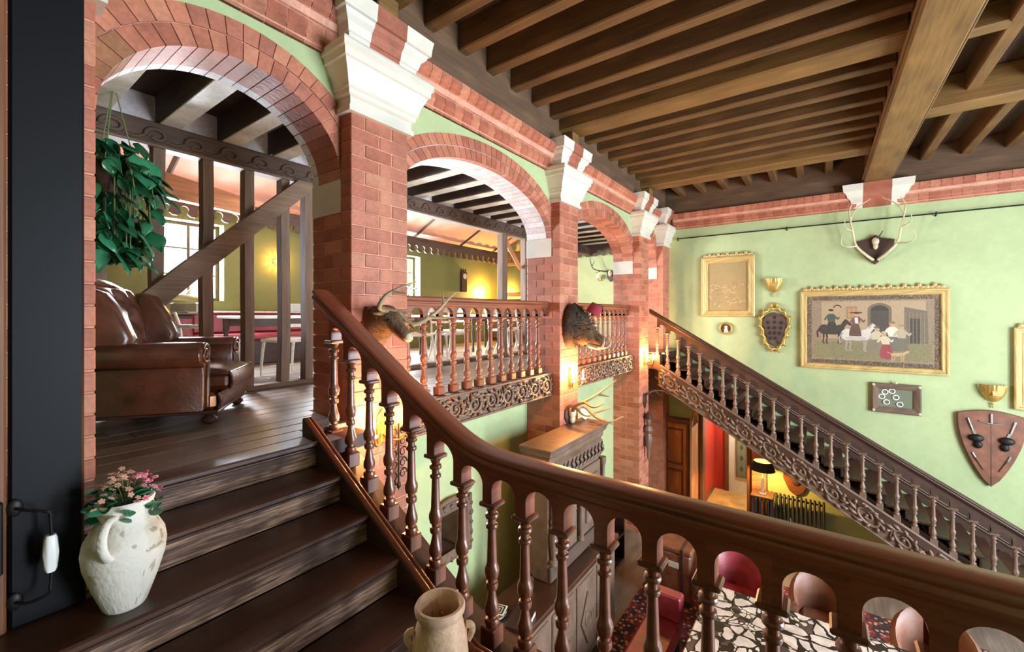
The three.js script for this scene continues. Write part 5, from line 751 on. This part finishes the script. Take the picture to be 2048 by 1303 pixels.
// ================================================================ GROUND FLOOR
{ const c = thing('carved_cabinet', 'tall carved oak cabinet standing against the second brick pier', 'cabinet', [4.6, GROUND, -2.69]);
  const X0 = -0.68, X1 = 0.68, D = 0.33;
  part('lower_stage', cb(-1.5, X1 + 0.06, 0.06, 1.1, 0.02, 0.5, 0.015), M.carve, c); part('worktop', cb(-1.55, X1 + 0.1, 1.1, 1.16, 0.0, 0.54, 0.012), M.tread, c, 'smooth brown worktop');
  part('upper_stage', cb(X0, X1, 1.16, 2.42, 0.0, D, 0.012), M.carve, c);
  part('cornice', [stack(X0, X1, D, 0.0, [[2.42, 0.0], [2.45, 0.02], [2.5, 0.02], [2.53, 0.05], [2.57, 0.06], [2.6, 0.08], [2.617, 0.08]])], M.carve, c, 'heavy moulded cornice');
  const fr = part('frieze', cb(X0 - 0.015, X1 + 0.015, 2.2, 2.42, 0.05, D + 0.03, 0.03), M.carve, c, 'pulvinated carved frieze');
  const L = []; for (let i = 0; i < 13; i++) { const x = X0 + 0.06 + i * 0.103; L.push(tube([[x - 0.03, 2.24, D + 0.035], [x + 0.02, 2.28, D + 0.05], [x - 0.015, 2.33, D + 0.05], [x + 0.03, 2.38, D + 0.035]], [0.012, 0.016, 0.012, 0.006], 6, 10)); L.push(blob(x + 0.035, 2.31, D + 0.04, 0.02, 0.028, 0.014, 7)); } part('leaf_carving', L, M.carve, fr);
  for (const q of [-1, 1]) { const d = part('door', cb(q * 0.33 - 0.27, q * 0.33 + 0.27, 1.36, 2.16, D, D + 0.025, 0.008), M.carve, c, 'panelled upper door'); part('raised_panel', cb(q * 0.33 - 0.17, q * 0.33 + 0.17, 1.48, 2.04, D + 0.02, D + 0.045, 0.015), M.timberpale, d); part('panel_arch', new THREE.TorusGeometry(0.12, 0.016, 6, 16, Math.PI).translate(q * 0.33, 1.88, D + 0.045), M.carve, d); part('keyhole', blob(q * 0.08, 1.75, D + 0.03, 0.01, 0.02, 0.006, 7), M.brass, d); }
  for (const x of [X0 + 0.04, 0, X1 - 0.04]) part('turned_column', tr(lathe([[0, 0], [0.045, 0], [0.045, 0.04], [0.025, 0.06], [0.04, 0.2], [0.045, 0.3], [0.025, 0.42], [0.04, 0.46], [0.025, 0.5], [0.03, 0.7], [0.045, 0.76], [0.045, 0.82], [0, 0.82]], 14), x, 1.36, D + 0.04), M.carve, c);
  part('drawer_band', cb(X0, X1, 1.17, 1.34, D - 0.02, D + 0.035, 0.012), M.timber, c);
  for (let i = 0; i < 4; i++) { const x = -1.2 + i * 0.53, d = part('lower_door', cb(x - 0.23, x + 0.23, 0.14, 1.02, 0.49, 0.52, 0.01), M.carve, c, 'carved lower door'); part('lozenge', [ext([[0, 0.3], [0.16, 0], [0, -0.3], [-0.16, 0]].reverse(), 0.02, 0.006).translate(x, 0.58, 0.515), new THREE.TorusGeometry(0.08, 0.014, 6, 16).translate(x, 0.58, 0.54)], M.carve, d); }
  for (const x of [-1.42, X1]) for (const z of [0.08, 0.44]) part('foot', tr(lathe([[0, 0], [0.05, 0], [0.06, 0.03], [0.04, 0.06], [0, 0.065]], 12), x, 0, z), M.dark, c);
  const y = GROUND + 1.16;
  const b = thing('guest_book', 'thick dark book lying on the end of the cabinet worktop', 'book', [3.28, y, -2.28], 0.25); part('cover', cb(-0.14, 0.14, 0, 0.045, -0.1, 0.1, 0.004), M.dark, b); part('pages', cb(-0.13, 0.143, 0.006, 0.039, -0.095, 0.103, 0.002), M.cream, b, 'pale page edges');
  const bo = thing('white_bowl', 'white bowl on the cabinet worktop beside the book', 'bowl', [3.2, y, -2.5]); part('bowl', lathe([[0, 0], [0.05, 0], [0.09, 0.05], [0.095, 0.06], [0.085, 0.055], [0.04, 0.012], [0, 0.01]], 24), M.porcelain, bo);
  const cd = thing('framed_card', 'small card printed with nested squares resting on the white bowl', 'card', [3.23, y + 0.062, -2.5], 0.3); part('card', cb(-0.07, 0.07, 0, 0.006, -0.07, 0.07, 0.001), M.cream, cd); part('printed_squares', [0.055, 0.03].map(r => frameGeo(r * 2, r * 2, [[0, 0], [0, 0.001], [0.012, 0.001], [0.012, 0]]).rotateX(-Math.PI / 2).translate(0, 0.006, 0)), M.black, cd, 'dark printed squares');
  const dc = thing('glass_decanter', 'clear glass decanter on the worktop beside the upper cabinet', 'decanter', [3.72, y, -2.5]); part('body', lathe([[0, 0], [0.06, 0], [0.07, 0.02], [0.07, 0.12], [0.03, 0.2], [0.02, 0.27], [0.03, 0.29], [0, 0.29]], 20), new THREE.MeshPhysicalMaterial({ color: 0xffffff, transmission: 1, roughness: 0.02, thickness: 0.05, ior: 1.5 }), dc); part('stopper', tr(lathe([[0, 0], [0.014, 0], [0.03, 0.04], [0.02, 0.07], [0, 0.08]], 8, 0.2), 0, 0.29, 0), M.glass, dc);
  const f = thing('carved_grey_frame', 'weathered silver grey carved mirror frame on the green wall behind the near balusters', 'mirror', [3.33, -2.33, ZB + 0.001]);
  part('frame', frameGeo(0.58, 0.62, [[0, 0], [0, 0.03], [0.03, 0.05], [0.09, 0.04], [0.11, 0.02]]), M.timberpale, f); const R = []; for (let i = 0; i < 22; i++) { const t = i / 22 * 6.283, x = 0.26 * Math.max(-1, Math.min(1, 1.4 * Math.cos(t))), yy = 0.28 * Math.max(-1, Math.min(1, 1.4 * Math.sin(t))); R.push(blob(x, yy, 0.045, rr(0.02, 0.035), rr(0.02, 0.035), 0.02, 7)); } part('carving', R, M.timberpale, f); part('glass', new THREE.PlaneGeometry(0.38, 0.42).translate(0, 0, 0.022), M.mirror, f); part('cresting', tube([[-0.3, 0.32, 0.03], [-0.1, 0.36, 0.05], [0.1, 0.35, 0.05], [0.34, 0.42, 0.03]], [0.015, 0.03, 0.03, 0.01], 7, 12), M.timberpale, f);
}
{ const t = thing('marble_table', 'table with a brown and white breccia marble top below the handrail', 'table', [4.9, GROUND + 0.012, -0.1]);
  part('marble_top', cb(-0.78, 0.76, 0.71, 0.75, -0.99, 0.99, 0.012, 0), M.marble, t, 'veined breccia slab'); part('frame', [cb(-0.7, 0.68, 0.6, 0.71, -0.9, 0.9, 0.01)], M.dark, t); for (const a of [-1, 1]) for (const b of [-1, 1]) part('leg', tr(lathe([[0, 0], [0.04, 0], [0.05, 0.06], [0.03, 0.12], [0.055, 0.35], [0.03, 0.5], [0.05, 0.55], [0.05, 0.6], [0, 0.6]], 14), a * 0.6, 0, b * 0.82), M.dark, t);
  const n = thing('slate_mat', 'dark square slate mat on the marble table', 'mat', [4.75, GROUND + 0.762, -0.12], 0.4); part('slab', cb(-0.14, 0.14, 0, 0.008, -0.14, 0.14, 0.002), M.black, n);
  const n2 = thing('menu_card', 'dark menu holder lying near the corner of the marble table', 'menu', [5.4, GROUND + 0.762, -0.93], 0.2); part('cover', cb(-0.05, 0.05, 0, 0.01, -0.04, 0.04, 0.002), M.carve, n2); part('sheet', cb(-0.035, 0.035, 0.01, 0.012, -0.028, 0.028, 0.0005), M.cream, n2);
  function tub(label, x, z, a, mat) { const c = thing('tub_chair', label, 'armchair', [x, GROUND + 0.012, z], a, 'tub chairs around the marble table'); const rings = []; for (let i = 0; i <= 16; i++) { const an = Math.PI * (-0.1 + 1.2 * i / 16), h = 0.62 + 0.32 * Math.sin(Math.PI * i / 16); const co = Math.cos(an), si = -Math.sin(an); rings.push([[0.33 * co, 0.12, 0.33 * si], [0.26 * co, 0.12, 0.26 * si], [0.27 * co, h - 0.05, 0.27 * si], [0.31 * co, h, 0.31 * si], [0.36 * co, h - 0.05, 0.36 * si]]); } part('backrest', loft(rings, true, true, 1), mat, c, 'curved padded back'); part('seat', cb(-0.26, 0.26, 0.22, 0.45, -0.22, 0.32, 0.05), mat, c); for (const q of [-1, 1]) for (const z2 of [-0.2, 0.26]) part('leg', cb(q * 0.22 - 0.02, q * 0.22 + 0.02, 0, 0.22, z2 - 0.02, z2 + 0.02, 0.004), M.dark, c); }
  tub('rose red leather tub chair behind the marble table', 6.15, -0.85, -Math.PI / 2, M.redleather); tub('brown leather tub chair behind the marble table next to the red one', 6.2, 0.05, -Math.PI / 2, M.brownleather); tub('brown leather tub chair at the far end of the marble table', 5.95, 0.95, -Math.PI / 2, M.brownleather); tub('brown leather tub chair at the hall end of the marble table', 5.0, 1.45, Math.PI, M.brownleather);
  const s = thing('rose_bench', 'rose red upholstered bench along the table edge below the handrail', 'bench', [4.55, GROUND + 0.012, -1.5]); part('seat', cb(-0.7, 0.7, 0.3, 0.46, -0.2, 0.2, 0.03), M.redleather, s); for (const q of [-1, 1]) for (const z of [-0.15, 0.15]) part('leg', cb(q * 0.62 - 0.03, q * 0.62 + 0.03, 0, 0.3, z - 0.03, z + 0.03, 0.006), M.dark, s); part('back_panel', cb(0.55, 0.72, 0.46, 0.75, -0.2, 0.2, 0.02), M.redleather, s, 'pale pink end panel');
  const ch = thing('brown_chest', 'brown leather chest with a small paper label beyond the bench', 'chest', [6.45, GROUND + 0.012, -1.75]); part('body', cb(-0.3, 0.3, 0.05, 0.7, -0.32, 0.32, 0.03), M.brownleather, ch); part('lid', cb(-0.31, 0.31, 0.7, 0.78, -0.33, 0.33, 0.02), M.brownleather, ch); part('paper_label', cb(-0.312, -0.301, 0.5, 0.58, 0.02, 0.16, 0.001), M.cream, ch); for (const q of [-1, 1]) part('strap', cb(-0.315, 0.315, 0.05, 0.785, q * 0.2 - 0.02, q * 0.2 + 0.02, 0.004), M.dark, ch); part('base', cb(-0.28, 0.28, 0, 0.05, -0.3, 0.3), M.dark, ch);
  const bt = thing('small_bookcase', 'low dark bookcase beyond the carved cabinet', 'bookcase', [6.2, GROUND, -2.75]); part('carcass', [cb(-0.55, -0.52, 0, 0.95, -0.2, 0.15), cb(0.52, 0.55, 0, 0.95, -0.2, 0.15), cb(-0.55, 0.55, -0.0, 0.05, -0.2, 0.15), cb(-0.55, 0.55, 0.45, 0.48, -0.2, 0.15), cb(-0.58, 0.58, 0.95, 0.99, -0.22, 0.18), cb(-0.55, 0.55, 0, 0.95, -0.22, -0.2)], M.dark, bt);
  let x = 5.72; for (let i = 0; i < 8; i++) { const w = rr(0.025, 0.05), h = rr(0.2, 0.32), k = thing('shelf_book', `${['cream', 'grey', 'tan', 'white', 'brown'][i % 5]} book standing ${['first', 'second', 'third', 'fourth', 'fifth', 'sixth', 'seventh', 'eighth', 'ninth', 'tenth', 'eleventh', 'twelfth', 'thirteenth', 'fourteenth', 'fifteenth', 'sixteenth', 'seventeenth', 'eighteenth', 'nineteenth', 'twentieth'][i]} from the cabinet on the upper bookcase shelf`, 'book', [x + w / 2, GROUND + 0.48, -2.78], 0, 'books in the low bookcase'); const m = [M.cream, M.timberpale, M.pine, M.cloth, M.brownleather][i % 5]; part('cover', [cb(-w / 2, -w / 2 + 0.003, 0, h, -0.1, 0.1, 0.001), cb(w / 2 - 0.003, w / 2, 0, h, -0.1, 0.1, 0.001), cb(-w / 2, w / 2, 0, h, 0.097, 0.1, 0.001)], m, k); part('pages', bx(-w / 2 + 0.003, w / 2 - 0.003, 0.003, h - 0.004, -0.095, 0.096), M.cream, k); x += w + 0.003; }
  const rg = thing('hall_rug', 'dark red patterned rug on the hall floor', 'rug', [5.6, GROUND, -0.2]); part('pile', cb(-1.9, 1.9, 0, 0.012, -1.95, 1.9, 0.003), M.rug, rg); part('fringe', [...Array(60)].map((_, i) => bx(-1.94, -1.9, 0, 0.006, -1.94 + i * 0.064, -1.9 + i * 0.064)), M.cream, rg);
}
{ // under the far stair: doorway to a red passage, pine door, radiator, lamp, shield
  const d = structure('door_2', 'pine panelled door standing under the far staircase', 'door');
  part('leaf', cb(FARX - 0.1, FARX - 0.06, GROUND + 0.02, -2.36, -3.08, -2.3, 0.006, 1), M.pine, d, 'knotty pine leaf');
  for (const [a, b] of [[GROUND + 0.15, GROUND + 0.7], [GROUND + 0.82, -2.48]]) { part('panel_moulding', [cb(FARX - 0.125, FARX - 0.1, a, b, -3.0, -2.97), cb(FARX - 0.125, FARX - 0.1, a, b, -2.41, -2.38), cb(FARX - 0.125, FARX - 0.1, a, a + 0.03, -2.97, -2.41), cb(FARX - 0.125, FARX - 0.1, b - 0.03, b, -2.97, -2.41)], M.door, d); }
  part('door_handle', tube([[FARX - 0.11, GROUND + 0.78, -2.4], [FARX - 0.16, GROUND + 0.78, -2.4], [FARX - 0.16, GROUND + 0.78, -2.5]], 0.01, 7, 8), M.steel, d, 'steel lever handle');
  part('lintel', cb(FARX - 0.16, FARX, -2.36, -2.26, -3.14, -2.2, 0.01), M.door, d); part('jamb', [cb(FARX - 0.16, FARX, GROUND, -2.36, -2.3, -2.24, 0.01), cb(FARX - 0.16, FARX, GROUND, -2.36, -3.14, -3.08, 0.01)], M.door, d);
  const o = structure('door_3', 'arched open doorway to a red passage under the far staircase', 'doorway');
  part('jamb', [cb(FARX - 0.04, FARX + 0.22, GROUND, -2.15, -2.06, -1.99, 0.01), cb(FARX - 0.04, FARX + 0.22, GROUND, -2.15, -1.18, -1.1, 0.01), cb(FARX - 0.04, FARX + 0.22, -2.16, -2.05, -2.06, -1.1, 0.01)], M.door, o);
  part('open_leaf', [cb(FARX - 0.62, FARX - 0.05, GROUND + 0.02, -2.3, -2.12, -2.08, 0.006, 1), tube([[FARX - 0.62, -2.3, -2.1], [FARX - 0.5, -2.12, -2.1], [FARX - 0.33, -2.05, -2.1], [FARX - 0.16, -2.12, -2.1], [FARX - 0.05, -2.3, -2.1]], 0.03, 7, 16)], M.pine, o, 'open arched door leaf');
  const ps = structure('wall_passage', 'red and white walls of the passage beyond the doorway', 'wall');
  part('red_wall', [bx(FARX + 0.2, 10.8, GROUND, -1.9, -2.1, -2.0), bx(10.8, 10.9, GROUND, -1.9, -2.1, -1.78)], M.red, ps, 'red painted wall'); part('post', cb(10.76, 10.9, GROUND, -1.9, -1.78, -1.69, 0.006), M.door, ps, 'brown door post'); part('end_wall', bx(10.8, 10.9, GROUND, -1.9, -1.69, -0.2), M.white, ps); part('side_wall', bx(FARX + 0.2, 10.9, GROUND, -1.9, -0.3, -0.2), M.white, ps); part('passage_ceiling', bx(FARX + 0.2, 10.9, -1.9, -1.8, -2.1, -0.2), M.white, ps); part('tiles', bx(FARX + 0.1, 10.8, GROUND, GROUND + 0.005, -2.0, -0.3), M.tile, ps, 'ochre floor tiles'); part('red_baseboard', bx(FARX + 0.2, 10.8, GROUND, GROUND + 0.14, -2.0, -1.985), M.door, ps);
  const pic = thing('passage_picture', 'tall grey patterned panel hanging in the passage beyond the doorway', 'picture', [10.79, -3.15, -1.43], -Math.PI / 2); part('panel', cb(-0.09, 0.09, -0.52, 0.52, 0, 0.012, 0.003), M.curtain, pic); part('frame', frameGeo(0.22, 1.1, [[0, 0], [0, 0.025], [0.025, 0.025], [0.025, 0.01]]), M.timberpale, pic); part('motif', [-0.36, -0.12, 0.12, 0.36].map(y => tr(ext([[0, 0.08], [0.04, 0], [0, -0.06], [-0.04, 0]].reverse(), 0.003), 0, y, 0.012)), M.timber, pic);
  const cl = thing('added_passage_lamp', 'unseen globe lamp added to light the passage', 'lamp', [10.2, -1.9, -1.1]); part('globe', blob(0, -0.25, 0, 0.06, 0.06, 0.06, 12), M.bulb, cl); part('rod', tube([[0, 0, 0], [0, -0.2, 0]], 0.008, 6), M.brass, cl); const pl = new THREE.PointLight(0xfff0e0, 5, 0, 2); pl.position.set(0, -0.25, 0); pl.castShadow = true; cl.add(pl);  // globe and point light are added to brighten the passage, out of view
  const bp = structure('brick_pilaster', 'short brick pilaster beside the doorway under the stair', 'pier'); part('core', bx(FARX - 0.12, FARX, GROUND, -2.1, -1.08, -0.84), M.mortar, bp); for (let k = 0; k < 19; k++) { const y0 = GROUND + k * 0.1; brick(bp, FARX - 0.128, FARX - 0.02, y0, y0 + 0.093, -1.085, -0.835); }
  const r = thing('radiator', 'black cast iron column radiator under the far staircase', 'radiator', [FARX - 0.2, GROUND, -0.45]); for (let i = 0; i < 17; i++) { const z = -0.55 + i * 0.066; part('column', [tube([[-0.05, 0.1, z], [-0.05, 0.64, z], [0, 0.67, z], [0.05, 0.64, z], [0.05, 0.1, z], [0, 0.08, z], [-0.05, 0.1, z]], 0.02, 7)], M.radiator, r); } part('end_feet', [cb(-0.06, 0.06, 0, 0.1, -0.57, -0.53), cb(-0.06, 0.06, 0, 0.1, 0.48, 0.52)], M.radiator, r); part('pipe', [tube([[0, 0.12, -0.56], [0, 0.12, 0.52]], 0.018, 7), tube([[0, 0.62, -0.56], [0, 0.62, 0.52]], 0.018, 7)], M.radiator, r);
  const tb = thing('lamp_table', 'narrow dark console table beside the radiator carrying the lamp', 'table', [9.1, GROUND, -0.86]); part('top', cb(-0.18, 0.18, 0.7, 0.73, -0.18, 0.18, 0.006), M.dark, tb); for (const a of [-1, 1]) for (const b of [-1, 1]) part('leg', cb(a * 0.15 - 0.015, a * 0.15 + 0.015, 0, 0.7, b * 0.15 - 0.015, b * 0.15 + 0.015, 0.003), M.dark, tb);
  const l = thing('table_lamp', 'table lamp with a black drum shade and crystal stem beside the radiator', 'lamp', [9.1, GROUND + 0.73, -0.86]); part('stem', lathe([[0, 0], [0.06, 0], [0.06, 0.015], [0.02, 0.03], [0.035, 0.08], [0.015, 0.11], [0.035, 0.17], [0.015, 0.22], [0.03, 0.28], [0.012, 0.33], [0.012, 0.4], [0, 0.4]], 16), M.porcelain, l); part('lamp_shade', lathe([[0.15, 0.44], [0.205, 0.44], [0.2, 0.442], [0.15, 0.6], [0.146, 0.6], [0.196, 0.444]], 28), M.shade, l, 'black drum shade'); part('bulb', blob(0, 0.5, 0, 0.035, 0.05, 0.035, 10), M.bulb, l, 'lit bulb'); const p = new THREE.PointLight(0xffbe62, 9, 0, 2); p.position.set(0, 0.5, 0); p.castShadow = true; l.add(p);
  const sh = thing('wooden_plaque', 'dark wooden shield plaque on the lamp lit wall above the radiator', 'plaque', [FARX - 0.012, -3.15, -0.36], -Math.PI / 2); part('board', ext([[-0.2, 0.24], [0.2, 0.24], [0.21, 0.02], [0.11, -0.2], [0, -0.27], [-0.11, -0.2], [-0.21, 0.02]].reverse(), 0.03, 0.008), M.door, sh); part('boss', blob(0, 0.0, 0.04, 0.07, 0.09, 0.03), M.dark, sh);
}
renderer.render(scene, camera);
